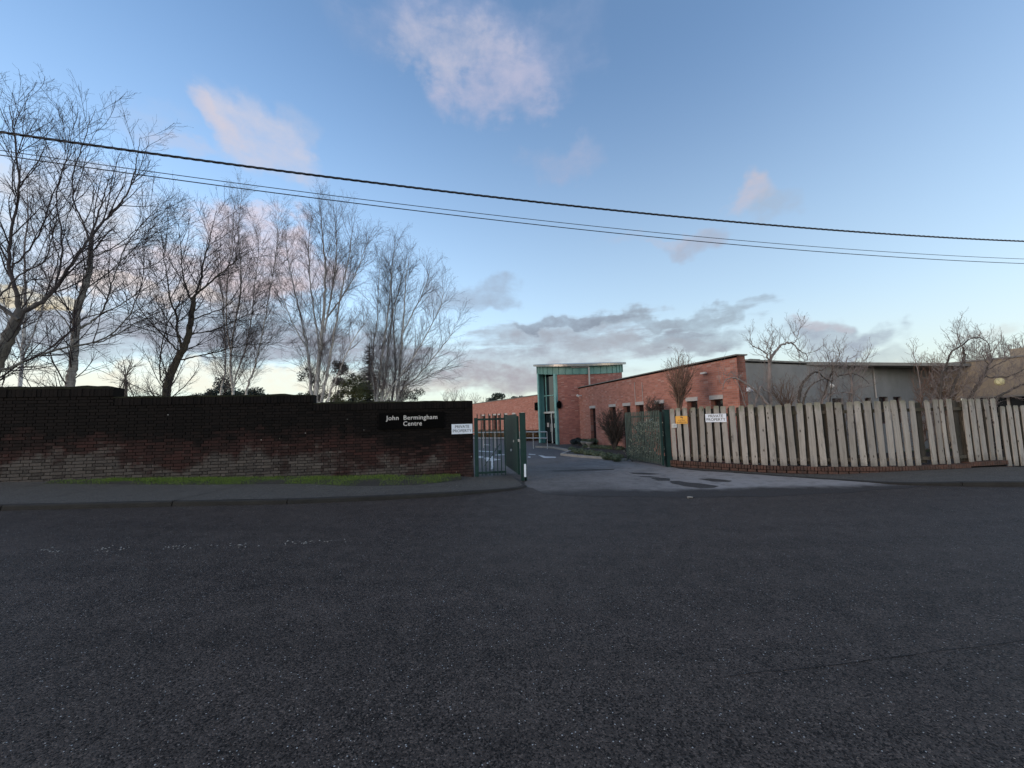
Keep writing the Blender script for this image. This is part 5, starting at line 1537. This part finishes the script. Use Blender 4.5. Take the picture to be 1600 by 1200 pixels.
# --- big trees behind the wall
tree('broadleaf_tree', 'largest bare tree at the left edge with leaning grey trunk and arching limbs', 'tree', [
    ([(-24, 612), (0, 556), (20, 512), (33, 484)], 11.2, 11.4, .27, .15),
    ([(33, 488), (62, 474), (86, 452), (112, 413.4), (140, 370.2), (158, 320.4), (172, 274.8)], 11.4, 12.0, .14, .014),
    ([(30, 488), (24, 450), (14, 411.7), (18, 361.9), (30, 295.5), (24, 220.8), (14, 162.7)], 11.4, 11.0, .12, .012),
    ([(86, 452), (96, 403.4), (95, 353.6), (88, 303.8), (104, 245.7), (108, 195.9)], 11.8, 12.4, .06, .01),
    ([(-16, 596), (20, 574), (60, 555), (108, 542), (158, 531), (196, 500), (222, 440), (226, 378.5)], 11.0, 12.6, .10, .012),
    ([(30, 500), (-20, 460), (-50, 403.4), (-70, 320.4), (-60, 220.8)], 11.3, 10.8, .12, .012),
    ([(14, 420), (40, 396.8), (66, 353.6), (80, 312.1), (100, 262.3), (118, 216.7)], 11.4, 11.9, .055, .01),
    ([(-40, 480), (-6, 468), (30, 430), (70, 406.7), (84, 361.9), (96, 320.4)], 10.9, 11.6, .06, .01),
    ([(24, 320.4), (20, 270.6), (36, 212.5), (40, 162.7), (46, 144.4)], 11.0, 10.8, .035, .007),
], scaled(LV_ASH, 1.0, .82, .88), 101, M['bark_grey'], M['twig_dark'], limb=.66)
tree('broadleaf_tree', 'bare tree with pale grey trunk rising behind the tallest wall section', 'tree', [
    ([(108, 606), (114, 572), (118, 530), (120, 492), (128, 462), (138, 432), (141, 400), (142, 372)], 12.6, 12.7, .165, .075),
    ([(142, 374), (158, 350), (176, 332), (196, 306.6), (208, 277), (214, 248.1), (219, 214.6)], 12.7, 13.0, .085, .009),
    ([(142, 380), (128, 345), (116, 314.4), (114, 277), (126, 238), (136, 205.2), (150, 170.1)], 12.7, 12.3, .06, .008),
    ([(124, 514), (146, 500), (160, 486), (172, 452), (182, 420), (200, 378), (232, 340), (262, 323.8)], 12.7, 13.4, .065, .009),
    ([(122, 540), (168, 530), (210, 506), (252, 486), (300, 470)], 12.6, 13.2, .045, .008),
    ([(130, 455), (172, 424), (222, 378), (272, 345)], 12.7, 13.1, .04, .007),
    ([(124, 500), (176, 482), (236, 446), (284, 424)], 12.7, 12.3, .04, .007),
    ([(141, 402), (178, 386), (222, 352), (254, 312)], 12.7, 12.9, .04, .007),
    ([(120, 560), (90, 545), (50, 535), (10, 540)], 12.6, 12.2, .035, .007),
    ([(118, 545), (108, 510), (84, 480), (66, 452), (40, 420)], 12.6, 12.0, .045, .008),
    ([(120, 520), (100, 470), (90, 430), (92, 380)], 12.6, 12.2, .035, .008),
], scaled(LV_ASH, 1.0, .82, .82), 102, M['bark_pale'], M['twig_dark'], limb=.66)
tree('broadleaf_tree', 'dark trunked bare tree leaning right between the two wall steps', 'tree', [
    ([(259, 620), (266, 588), (278, 560), (290, 538), (297, 510), (301, 482), (302, 464)], 14.2, 14.3, .165, .085),
    ([(302, 464), (318, 450), (344, 428), (372, 405), (398, 388)], 14.3, 14.8, .07, .009),
    ([(302, 468), (313, 440), (318, 410), (328, 372), (338, 330)], 14.3, 14.0, .06, .008),
    ([(300, 472), (290, 448), (285, 420), (283, 385), (278, 345)], 14.3, 14.1, .05, .008),
    ([(284, 546), (277, 520), (276, 494), (266, 470), (262, 440), (256, 400), (252, 362)], 14.2, 14.0, .075, .008),
    ([(258, 612), (251, 592), (250, 560), (255, 530), (266, 495), (276, 484)], 14.1, 14.2, .045, .018),
    ([(283, 562), (310, 556), (345, 548), (392, 538), (450, 534)], 14.2, 15.0, .05, .008),
    ([(296, 522), (330, 516), (372, 500), (410, 478)], 14.3, 14.8, .045, .008),
    ([(300, 500), (330, 488), (360, 474), (392, 440)], 14.3, 14.0, .04, .008),
    ([(282, 552), (258, 528), (232, 500), (208, 465), (192, 430)], 14.2, 13.9, .05, .008),
    ([(290, 535), (262, 500), (245, 470), (232, 430)], 14.2, 14.4, .035, .008),
], scaled(LV_ASH, .85, .8, 1.0), 103, M['bark_dark'], M['twig_dark'], limb=.7)
tree('birch_tree', 'slender white birch clump just right of the dark leaning tree', 'tree', [
    ([(364, 618), (360, 578), (362, 540), (368, 500), (376, 455), (376, 410), (372, 360), (378, 298)], 17, 17, 0.0705, 0.0064),
    ([(344, 617), (352, 580), (352, 530), (348, 470), (342, 420), (336, 370)], 17.2, 17.6, 0.0498, 0.0056),
    ([(384, 618), (396, 580), (406, 540), (414, 500), (424, 440), (432, 390), (436, 326)], 16.6, 16.4, 0.0498, 0.0056),
    ([(366, 600), (382, 550), (392, 500), (398, 450), (404, 390), (398, 345)], 17, 17.4, 0.0415, 0.0056),
    ([(362, 560), (354, 500), (356, 440), (362, 380), (366, 330)], 17, 16.6, 0.0373, 0.0056),
], scaled(LV_BIRCH, 1.0, .78, 1.25), 104, M['bark_birch'], M['twig_birch'])
tree('birch_tree', 'tallest white stemmed birch, rising above the middle wall step', 'tree', [
    ([(494, 628), (496, 590), (500, 550), (505, 500), (508, 452.7), (508, 407.2), (503, 361.7), (500, 319.8)], 15, 15, 0.1037, 0.0064),
    ([(486, 626), (485, 588), (480, 545), (472, 505), (462, 461.8), (452, 416.3), (446, 370.8)], 15.1, 15.5, 0.0705, 0.0056),
    ([(502, 628), (511, 588), (518, 545), (526, 500), (534, 452.7), (545, 402.6), (552, 348.1)], 15, 14.7, 0.0705, 0.0056),
    ([(512, 626), (524, 596), (538, 560), (556, 525), (574, 500)], 14.8, 14.4, 0.0415, 0.0056),
    ([(500, 560), (494, 510), (486, 452.7), (482, 398.1), (484, 352.6)], 15, 15.4, 0.0415, 0.0056),
    ([(506, 520), (516, 470.9), (524, 425.4), (526, 370.8), (524, 332.6)], 15, 14.8, 0.0415, 0.0056),
    ([(508, 500), (530, 470.9), (552, 434.5), (566, 402.6), (578, 370.8)], 15, 14.9, 0.0332, 0.0056),
    ([(480, 545), (460, 510), (444, 470.9), (436, 434.5)], 15.2, 15, 0.0290, 0.0056),
], scaled(LV_BIRCH, 1.0, .74, 1.2), 105, M['bark_birch'], M['twig_birch'])
tree('birch_tree', 'spreading birch with many stems directly above the name board', 'tree', [
    ([(589, 630), (592, 595), (597, 556), (603, 515), (608, 470), (612, 425), (618, 376)], 16, 16, 0.0705, 0.0056),
    ([(596, 630), (602, 590), (606, 545), (612, 500), (624, 450), (636, 400)], 16, 16.3, 0.0664, 0.0056),
    ([(612, 629), (618, 580), (616, 530), (613, 480), (611, 430), (606, 400)], 16.3, 16.6, 0.0581, 0.0056),
    ([(620, 629), (624, 585), (627, 540), (631, 490), (634, 440), (640, 400)], 16.2, 16.0, 0.0664, 0.0056),
    ([(600, 629), (622, 592), (645, 560), (668, 520), (688, 478), (694, 450)], 15.8, 15.4, 0.0415, 0.0056),
    ([(624, 620), (650, 590), (676, 560), (700, 530), (716, 500)], 16.2, 16.0, 0.0373, 0.0056),
    ([(586, 622), (582, 585), (584, 540), (590, 490), (592, 440), (594, 405)], 16, 16.2, 0.0373, 0.0056),
    ([(626, 615), (655, 596), (684, 580), (712, 568)], 16.2, 16.4, 0.0290, 0.0056),
    ([(630, 520), (650, 480), (664, 450), (672, 420)], 16.1, 16.0, 0.0290, 0.0056),
], scaled(LV_BIRCH, 1.0, .76, 1.15), 106, M['bark_birch'], M['twig_birch'])
tree('birch_tree', 'hazy drooping birch behind the largest tree at the left edge', 'tree', [
    ([(30, 610), (36, 540), (40, 470), (38, 400), (44, 330), (40, 270)], 19, 19, .12, .008),
    ([(36, 560), (60, 500), (80, 430), (84, 360)], 19, 19.3, .05, .007),
    ([(38, 560), (14, 500), (-4, 430), (-10, 360)], 19, 18.6, .05, .007),
], scaled(LV_BIRCH, 1.1, 1.0, 1.0), 107, M['bark_birch'], M['twig_birch'])
tree('broadleaf_tree', 'small round crowned bare tree low behind the first wall step', 'tree', [
    ([(196, 622), (197, 600), (196, 585)], 34, 34, .16, .08),
    ([(196, 590), (210, 572), (222, 562)], 34, 33, .06, .01), ([(196, 590), (182, 574), (170, 564)], 34, 35, .06, .01),
    ([(196, 588), (194, 570), (190, 556)], 34, 34.5, .06, .01), ([(197, 588), (204, 568), (206, 555)], 34, 33.6, .06, .01)],
     scaled(LV_ASH[:2], .75, 1.5, .55), 108, M['bark_brown'], M['twig_far'])

# --- leafy things
def leaf_cloud(centers, n, size, R_, squash=.8):
    """centers: list of (x,y,z,rx,ry,rz); leaves sit mostly in the outer shell, in clumps"""
    C = np.array(centers, float); vol = (C[:, 3] * C[:, 4] * C[:, 5]) ** (2 / 3); pr = vol / vol.sum()
    k = R_.choice(len(C), n, p=pr); d = R_.normal(size=(n, 3)); d /= np.linalg.norm(d, axis=1, keepdims=True)
    rad = R_.random(n) ** .35
    P = C[k, :3] + d * rad[:, None] * C[k, 3:6]
    u = R_.normal(size=(n, 3)); u /= np.linalg.norm(u, axis=1, keepdims=True)
    w = np.cross(u, d); w /= np.linalg.norm(w, axis=1, keepdims=True) + 1e-9
    s = size * R_.uniform(.6, 1.3, n)[:, None]
    V_ = np.stack([P - u * s, P + w * s * .45, P + u * s, P - w * s * .45], 1).reshape(-1, 3)
    return V_, np.arange(4 * n).reshape(-1, 4)
def leafy(name, label, cat, base, centers, n, size, m, seed, stems=None, mb_=None, squash=1):
    R_ = np.random.default_rng(seed)
    e = empty(name, tuple(base)); tag(e, label, cat)
    V_, F_ = leaf_cloud(centers, n, size, R_); mesh_np('crown', V_, F_, m, e)
    T = Tubes()
    for c in centers[:8]:
        b = np.array([base[0], base[1], base[2]]); q = np.array(c[:3]); mid = (b + q) / 2 + R_.normal(0, .05, 3)
        T.add(np.array([b, mid, q]), np.array([.04, .025, .01]) , 5)
    T.build('trunk', mb_ or M['bark_brown'], e)
    return e
def clumps(px0, px1, py0, py1, Y, k, r, seed, shape=None, depth=1.0):
    R_ = random.Random(seed); out = []
    while len(out) < k:
        u, v = R_.random(), R_.random()
        if shape and not shape(u, v): continue
        p = at_y(px0 + (px1 - px0) * u, py0 + (py1 - py0) * v, Y + R_.uniform(-depth, depth)); rr = r * R_.uniform(.6, 1.3)
        out.append((p.x, p.y, p.z, rr, rr, rr * .7))
    return out
def gbase(px, Y):
    p = at_y(px, 640, Y); return (p.x, p.y, R(p.x, p.y))
leafy('evergreen_shrub', 'dark evergreen mass low behind the wall below the slender birch clump', 'shrub', gbase(360, 22),
      clumps(305, 425, 585, 650, 22, 60, .42, 1, lambda u, v: v > .55 - .5 * math.sin(PI * u) ** .7 + .25 * abs(math.sin(9 * u))), 16000, .06, M['leaf_dark'], 1)
leafy('evergreen_shrub', 'olive green leafy bush between the tallest birch and the conifer', 'shrub', gbase(553, 17.5),
      clumps(522, 592, 588, 660, 17.5, 46, .30, 2, lambda u, v: v > .5 - .48 * math.sin(PI * u) ** .8), 17000, .035, M['leaf_olive'], 2)
leafy('evergreen_tree', 'sparse leaved evergreen tree with sky gaps behind the tallest birch', 'tree', gbase(510, 19),
      clumps(455, 575, 565, 660, 19, 75, .26, 3, lambda u, v: v > .5 - .5 * math.sin(PI * u) ** .6 and random.random() < .9), 8500, .050, M['leaf_dark'], 3)
def conifer(name, label, px, Y, top, wid, seed, m, n=60):
    R_ = np.random.default_rng(seed); b = gbase(px, Y); zt_ = at_y(px, top, Y).z; H = zt_ - b[2]; r = wid * Y / F
    e = empty(name, b); tag(e, label, 'tree')
    T = Tubes(); T.add(np.array([[b[0], b[1], b[2]], [b[0], b[1], b[2] + H * .5], [b[0], b[1], zt_]]), np.array([.12, .07, .01]), 6)
    V_ = []; F_ = []; k = 0
    for i in range(n * 9):
        f = 1 - R_.random() ** .6 * .96; z = b[2] + H * f; L = r * (1 - f) ** .75 * R_.uniform(.65, 1.15) + .06; az = R_.uniform(0, 2 * PI)
        d = np.array([math.cos(az), math.sin(az), R_.uniform(-.12, .22)]); p = np.array([b[0], b[1], z]); q = p + d * L; q[2] -= L * .12
        T.add(np.array([p, (p + q) / 2 + [0, 0, .03], q]), np.array([.018, .010, .004]), 3)
        for s in range(int(22 * L) + 8):
            t = R_.uniform(.12, 1.0); c = p * (1 - t) + q * t + R_.normal(0, .03, 3)
            dd = d * .8 + R_.normal(0, .55, 3); dd /= np.linalg.norm(dd); w = np.cross(dd, R_.normal(size=3)); w /= np.linalg.norm(w)
            ln = .10 * R_.uniform(.6, 1.3)
            V_ += [c - w * .010, c + w * .010, c + dd * ln]; F_.append((k, k + 1, k + 2)); k += 3
    T.build('trunk', M['bark_dark'], e); mesh_np('crown', np.array(V_), np.array(F_), m, e)
conifer('conifer_tree', 'dark pointed conifer behind the wall between the two right birches', 577, 19, 536, 40, 4, M['leaf_conifer'], 90)
leafy('evergreen_shrub', 'dark bushy evergreen low between conifer and birch stems above the sign', 'shrub', gbase(640, 24),
      clumps(596, 690, 606, 660, 24, 40, .35, 5, lambda u, v: v > .5 - .42 * math.sin(PI * u)), 8000, .05, M['leaf_dark'], 5)

# distant bare trees along the horizon
def far_tree(label, px, top, Y, half, seed, m, group=None, cat='tree', base=645):
    b = at_y(px, base, Y); k = Y / F; H = (base - top) * k
    st = [([(px, base), (px + 1, base - (base - top) * .45)], Y, Y, .02 * H, .012 * H)]
    R_ = random.Random(seed)
    for i in range(6):
        f = (i - 2.5) / 2.5
        st.append(([(px, base - (base - top) * R_.uniform(.15, .4)), (px + f * half * .55, base - (base - top) * .65), (px + f * half * .8, base - (base - top) * (1 - .22 * abs(f)) + 2)], Y, Y + R_.uniform(-1, 1), .009 * H, .003 * H))
    lv = [dict(dens=10 / H, t0=.1, ang=36, len=.22 * H, n=4, wan=.12, up=.06, r=.005 * H, re=.002 * H, sides=3, tap=.4),
          dict(dens=42 / H, t0=.1, ang=36, len=.085 * H, n=2, wan=.12, up=.05, r=.0022 * H, re=.0012 * H, sides=3, tap=.4)]
    return tree('distant_tree', label, cat, st, lv, seed, m, m, group)
G1_ = 'distant bare trees beyond the brick wall end'
for i, (px, top, half) in enumerate(((697, 606, 9), (709, 602, 10), (722, 607, 10), (742, 610, 12))):
    far_tree(['faint distant tree nearest the spreading birch', 'tallest faint distant tree above the notice on the wall', 'faint distant tree just above the white wall notice', 'rounded distant tree above the end of the brick wall'][i], px, top, 62, half, 200 + i, M['twig_far'], G1_)
far_tree('rounded bare tree above the left end of the far brick wing', 757, 617, 60, 14, 210, M['twig_far'], G1_)
far_tree('bare distant tree over the roof of the far brick wing', 797, 614, 60, 11, 211, M['twig_far'], G1_)
leafy('evergreen_tree', 'dark rounded evergreen peeping over the far brick wing roof', 'tree', gbase(777, 58), clumps(766, 790, 618, 640, 58, 16, .6, 12), 3000, .14, M['leaf_dark'], 12)
leafy('evergreen_tree', 'tiny dark evergreen over the far wing roof beside the tower', 'tree', gbase(808, 58), clumps(803, 818, 619, 634, 58, 8, .5, 13), 1400, .14, M['leaf_dark'], 13)
for i, (px, top, half, m) in enumerate(((1442, 548, 14, 'twig_rust'), (1462, 545, 15, 'twig_rust'), (1425, 560, 9, 'twig_rust'), (1506, 527, 13, 'twig_far'), (1524, 522, 13, 'twig_far'), (1545, 524, 12, 'twig_far'), (1566, 518, 13, 'twig_far'), (1585, 522, 12, 'twig_far'), (1606, 508, 22, 'twig_pale'))):
    far_tree(['rusty bare bush tree over the grey roof, middle one', 'rusty bare tree where grey and beige walls meet', 'small rusty bush left of the other rusty trees', 'leftmost of the upright trees over the beige roof', 'second upright tree over the beige roof', 'third upright bare tree over the beige roof', 'fourth upright bare tree over the beige roof', 'upright bare tree left of the beige roof box', 'tall pale bare tree at the right edge over the roof box'][i],
             px, top, 30, half, 220 + i, M[m], 'bare trees over the right hand roofs', base=600)

# --- contorted trees behind the fence
def LV_CON(): return [dict(dens=8.5, t0=.10, ang=62, av=16, len=.72, n=8, wan=.24, up=.26, r=.0085, re=.0034, sides=5, tap=.3),
          dict(dens=11.0, t0=.10, ang=44, av=16, len=.30, n=5, wan=.24, up=.20, r=.0046, re=.0024, sides=4, tap=.3),
          dict(dens=9.0, t0=.15, ang=40, av=16, len=.13, n=3, wan=.24, up=.12, r=.0042, re=.0026, sides=3, tap=.3)]
LABEL_C = 'contorted pale tree'
tree('contorted_tree', 'contorted bare tree arching above the grey wall, nearest the brick corner', 'tree', [
    ([(1204, 640), (1203, 610), (1202, 585), (1203, 562)], 12.4, 12.4, .07, .05),
    ([(1203, 564), (1209, 552), (1219, 541), (1230, 536), (1240, 538), (1247, 548), (1249, 560)], 12.4, 12.6, .05, .008),
    ([(1201, 566), (1198, 554), (1188, 546), (1177, 540), (1172, 527)], 12.4, 12.2, .03, .006),
    ([(1238, 538), (1245, 530), (1248, 517), (1254, 500)], 12.6, 12.7, .018, .005),
    ([(1203, 560), (1207, 535), (1206, 522)], 12.4, 12.5, .018, .005),
    ([(1245, 545), (1257, 552), (1262, 561), (1252, 566), (1243, 560)], 12.6, 12.4, .018, .005)],
     LV_CON(), 301, M['twig_pale'], M['twig_pale'])
tree('contorted_tree', 'low arching contorted branches crossing the brick corner of the wing', 'tree', [
    ([(1205, 645), (1196, 628), (1182, 612), (1168, 601), (1152, 592), (1140, 591), (1131, 599), (1130, 609)], 12.1, 12.2, .055, .009),
    ([(1184, 614), (1195, 610), (1204, 616), (1206, 628)], 12.1, 12.3, .03, .012),
    ([(1150, 592), (1137, 588), (1130, 584)], 12.2, 12.3, .016, .005)],
     [dict(c, dens=c['dens'] * .6) for c in LV_CON()], 302, M['twig_pale'], M['twig_pale'])
tree('contorted_tree', 'contorted bare tree with twin hooped stems before the grey wall', 'tree', [
    ([(1249, 645), (1249, 622), (1252, 604), (1262, 590), (1275, 581), (1288, 590), (1300, 598)], 12.0, 12.3, .065, .014),
    ([(1255, 640), (1258, 620), (1266, 604), (1278, 596), (1290, 592)], 12.0, 12.1, .04, .012),
    ([(1276, 582), (1290, 574), (1296, 566), (1290, 548)], 12.3, 12.4, .022, .006),
    ([(1296, 592), (1310, 588), (1328, 584), (1345, 588), (1358, 600)], 12.3, 12.6, .03, .008),
    ([(1300, 590), (1306, 570), (1312, 552), (1308, 540)], 12.3, 12.5, .018, .005)],
     LV_CON(), 303, M['bark_brown'], M['twig_pale'])
tree('contorted_tree', 'contorted bare tree with drooping hoops left of the white downpipe', 'tree', [
    ([(1332, 645), (1331, 612), (1330, 590), (1322, 572), (1326, 556)], 12.4, 12.5, .05, .010),
    ([(1286, 626), (1300, 617), (1320, 613), (1338, 618), (1350, 630)], 12.2, 12.4, .03, .012),
    ([(1331, 600), (1340, 584), (1346, 568), (1360, 552)], 12.5, 12.6, .022, .005)],
     LV_CON(), 304, M['twig_pale'], M['twig_pale'])
tree('contorted_tree', 'large contorted tree spreading across the beige wall at right', 'tree', [
    ([(1512, 645), (1518, 618), (1528, 601), (1537, 586), (1545, 571), (1552, 560)], 12.5, 12.7, .085, .02),
    ([(1470, 600), (1478, 572), (1488, 549), (1503, 540), (1513, 531), (1529, 527), (1542, 534), (1548, 552)], 12.6, 12.8, .045, .010),
    ([(1503, 541), (1497, 526), (1492, 510)], 12.7, 12.7, .016, .004),
    ([(1529, 600), (1550, 590), (1575, 588), (1600, 578), (1640, 560)], 12.6, 12.8, .035, .010),
    ([(1548, 640), (1558, 622), (1572, 613), (1602, 600), (1640, 588)], 12.4, 12.6, .07, .02),
    ([(1504, 542), (1506, 560), (1500, 580), (1488, 610), (1484, 640)], 12.7, 12.5, .04, .045),
    ([(1545, 571), (1535, 552), (1536, 538)], 12.7, 12.9, .02, .006),
    ([(1540, 580), (1566, 566), (1590, 556)], 12.7, 12.9, .02, .006)],
     [dict(c, dens=c['dens'] * 1.25) for c in LV_CON()], 305, M['bark_brown'], M['twig_pale'])
tree('contorted_tree', 'small contorted sapling poking above the grey roof before the beige wall', 'tree', [
    ([(1440, 645), (1438, 600), (1430, 565), (1427, 545)], 13.2, 13.3, .035, .006),
    ([(1450, 640), (1462, 610), (1470, 585), (1472, 565)], 13.2, 13.4, .035, .006),
    ([(1440, 620), (1452, 600), (1476, 590), (1490, 600)], 13.2, 13.0, .025, .006)],
     LV_CON(), 306, M['twig_pale'], M['twig_rust'])
# upright twiggy shrubs
def shrub(name, label, px, py, Y, halfw, top, seed, m, nst=9, lv=None):
    R_ = random.Random(seed); st = []
    for i in range(nst):
        f = (i / (nst - 1) - .5) * 2
        st.append(([(px + f * 2, py), (px + f * halfw * .45, py - (py - top) * .4), (px + f * halfw + R_.uniform(-2, 2), py - (py - top) * (1 - .25 * abs(f)) * R_.uniform(.85, 1))], Y, Y + R_.uniform(-.6, .6), .022, .004))
    return tree(name, label, 'shrub', st, lv, seed, m, m, root=False)
LVS = [dict(dens=7, t0=.12, ang=28, len=.6, n=5, wan=.10, up=.06, r=.008, re=.0035, sides=3, tap=.5), dict(dens=9, t0=.1, ang=30, len=.25, n=3, wan=.12, up=.04, r=.004, re=.0028, sides=3, tap=.4)]
shrub('bare_shrub', 'tall upright reddish bare shrub before the near end of the brick wing', 1062, 640, 14.0, 24, 548, 401, M['twig_rust'], 15, scaled(LVS, 1, 1.1, 1.4))
shrub('bare_shrub', 'short reddish bare bush standing above the open right gate', 1022, 662, 16.8, 13, 624, 402, M['bark_brown'], 11, scaled(LVS, .9, 1.7, 1.6))
shrub('bare_shrub', 'rounded leafless shrub beside the path between wing windows', 960, 702, 20.2, 24, 640, 403, M['bark_brown'], 15, scaled(LVS, 1.1, 2.4, 2.0))
shrub('bare_shrub', 'wispy bare shrubs low behind the fence before the grey wall', 1228, 650, 12.9, 26, 588, 404, M['twig_rust'], 10, LVS)
shrub('bare_shrub', 'brown twiggy shrub filling the corner of grey and beige walls', 1478, 650, 13.6, 34, 575, 405, M['twig_rust'], 12, scaled(LVS, 1.1, 1.0, 1.3))

# planting beds
bed = ground_poly('flower_bed', [(893, 703), (915, 711), (978, 719), (986, 703), (955, 699), (905, 698)], M['soil'], 0.075, kind='structure', sub=.6)
def low_leaves(name, label, cat, pixs, Y, r, n, size, m, seed, zoff=0.05, mstem=None):
    cs = []
    for px, py in pixs:
        p = on_ground(px, py, .05); cs.append((p.x, p.y, p.z + zoff, r, r, r * .7))
    return leafy(name, label, cat, (cs[0][0], cs[0][1], cs[0][2] - .1), cs, n, size, m, seed)
o = low_leaves('ground_cover', 'low spreading green ground cover in the bed beside the right gate', 'plants', [(893 + i * 5, 704 + i * .9 + (i % 3) * 1.4) for i in range(16)] + [(915 + i * 5, 700 + i * .3) for i in range(12)], 0, .20, 14000, .035, M['leaf_bed'], 21, .08)
low_leaves('evergreen_shrub', 'low dark green bush at the wall foot behind the stone planters', 'shrub', [(926, 696), (932, 695), (938, 696), (921, 697)], 0, .30, 4200, .04, M['leaf_bed'], 22, .22)
low_leaves('evergreen_shrub', 'dark mounded bush where the round tower meets the wing', 'shrub', [(897, 697), (902, 696), (907, 697), (903, 694)], 0, .25, 4200, .04, M['leaf_conifer'], 23, .26)
hd = MB(); 
hb = []
for i in range(16):
    px = 822 + i * 1.4; p = at_y(px, 684, 32.5); hb.append((p.x, p.y, R(p.x, p.y) + .45, .35, .35, .45))
leafy('low_hedge', 'low rust brown hedge under the far brick wing beside the tower', 'hedge', (hb[0][0], hb[0][1], R(hb[0][0], hb[0][1])), hb, 6000, .06, M['leaf_brown'], 24)
hb = []
for i in range(24):
    px = 748 + i * 2.0; p = at_y(px, 684, 36.0 + (24 - i) * .25); hb.append((p.x, p.y, R(p.x, p.y) + .4, .45, .45, .45))
leafy('low_hedge', 'low dark hedge beneath the far wing windows behind the railings', 'hedge', (hb[0][0], hb[0][1], R(hb[0][0], hb[0][1])), hb, 6000, .06, M['leaf_brown'], 25)
# variegated shrub behind the open right gate
cs = clumps(985, 1037, 655, 722, 15.4, 46, .30, 31, lambda u, v: v > .55 - .55 * math.sin(PI * min(1, u * .8 + .1)), depth=.5)
leafy('variegated_shrub', 'cream and green variegated shrub behind the open right gate', 'shrub', gbase(1015, 15.6), cs, 4200, .035, M['leaf_dark'], 31)
e = bpy.data.objects['variegated_shrub']
V_, F_ = leaf_cloud([c for i, c in enumerate(cs) if i % 2 == 0 or c[2] > .6], 1000, .055, np.random.default_rng(32)); mesh_np('pale_leaves', V_, F_, M['leaf_cream'], e)

# stone urn planters
def urn(px, py, label):
    p = on_ground(px, py, .05); e = empty('stone_planter', p); tag(e, label, 'planter', 'stone planters by the wing')
    prof = [(.10, 0), (.13, .03), (.07, .10), (.11, .16), (.20, .26), (.23, .34), (.21, .36), (.17, .33)]
    mb = MB()
    for (r0, z0), (r1, z1) in zip(prof[:-1], prof[1:]): mb.tube(p + UP * z0, p + UP * (z1 + 1e-4), r0, 14, r1, caps=False)
    local(mb.build('bowl', M['stone_kerb'], e, smooth=True), e)
    V_, F_ = leaf_cloud([(p.x, p.y, p.z + .38, .18, .18, .12)], 500, .035, np.random.default_rng(int(px))); mesh_np('planting', V_, F_, M['leaf_bed'], e)
urn(913.5, 699.5, 'stone urn planter nearest the dark mounded bush')
urn(921.5, 700.5, 'stone urn planter nearest the low green bush')

# litter on the road
p = on_ground(1078, 778.5); e = empty('crushed_can', p); tag(e, 'small crushed pale can lying at the edge of the driveway', 'litter')
mb = MB(); mb.tube(p + Vector((-.045, 0, .02)), p + Vector((.0, .004, .022)), .022, 8, .020); mb.tube(p + Vector((0, .004, .022)), p + Vector((.055, -.008, .016)), .019, 8, .015)
local(mb.build('body', simple('dirty_can', (0.30, 0.29, 0.27), (0.10, 0.10, 0.09), 0.6, 30, 0), e), e)
mb = MB(); mb.tube(p + Vector((.055, -.008, .016)), p + Vector((.066, -.009, .016)), .015, 8, .010); local(mb.build('rim', M['black'], e), e)

# ------------------------------------------------------------------ OVERHEAD CABLES
def cable(pix, d0, d1, label, kind):
    P = []
    for px, py in pix:
        f = px / 1600; inv = (1 / d0) * (1 - f) + (1 / d1) * f; q = at_y(px, py, 1 / inv); P.append(np.array(q))
    # smooth sag : quadratic fit along the span
    P = np.array(P); s = np.concatenate([[0], np.cumsum(np.linalg.norm(np.diff(P[:, :2], axis=0), axis=1))])
    cz = np.polyfit(s, P[:, 2], 2); cx = np.polyfit(s, P[:, 0], 1); cy = np.polyfit(s, P[:, 1], 1)
    t = np.arange(s[0] - 4, s[-1] + 4, .05 if kind == 'twisted' else .4)
    C = np.stack([np.polyval(cx, t), np.polyval(cy, t), np.polyval(cz, t)], 1)
    e = empty('overhead_cable', tuple(C[0])); tag(e, label, 'cable')
    dirn = C[-1] - C[0]; dirn /= np.linalg.norm(dirn); a = np.cross(dirn, [0, 0, 1.]); a /= np.linalg.norm(a); b = np.cross(a, dirn)
    if kind == 'twisted':
        for k in range(3):
            T = Tubes(); th = t * 2 * PI / .62 + k * 2 * PI / 3
            T.add(C + .0150 * (np.cos(th)[:, None] * a + np.sin(th)[:, None] * b), np.full(len(t), .0130), 6)
            T.build('strand', M['cable'], e)
    else:
        T = Tubes(); T.add(C, np.full(len(t), kind), 6); T.build('wire', M['cable'], e)
M['cable'] = simple('black_cable', (0.022, 0.022, 0.026), (0.014, 0.014, 0.017), 0.55, 5.0, 0.0)
cable([(0, 207), (100, 220.5), (260, 243), (380, 260), (540, 280), (740, 304.5), (900, 322), (1100, 341.5), (1260, 355.5), (1440, 368.5), (1600, 378)], 7.6, 13.6, 'thick black twisted cable spanning the whole sky', 'twisted')
cable([(100, 249), (260, 271.5), (380, 288), (540, 309), (740, 332.5), (900, 350), (1100, 370), (1260, 383.5), (1440, 396.5), (1600, 405.5)], 8.6, 16.0, 'thin upper wire of the pair below the thick cable', .009)
cable([(100, 257), (260, 278.5), (380, 295.3), (540, 316), (740, 340), (900, 357.5), (1100, 377.5), (1260, 391), (1440, 403.5), (1600, 412.7)], 8.4, 15.6, 'thin lower wire of the pair below the thick cable', .0115)

bpy.context.view_layer.update()
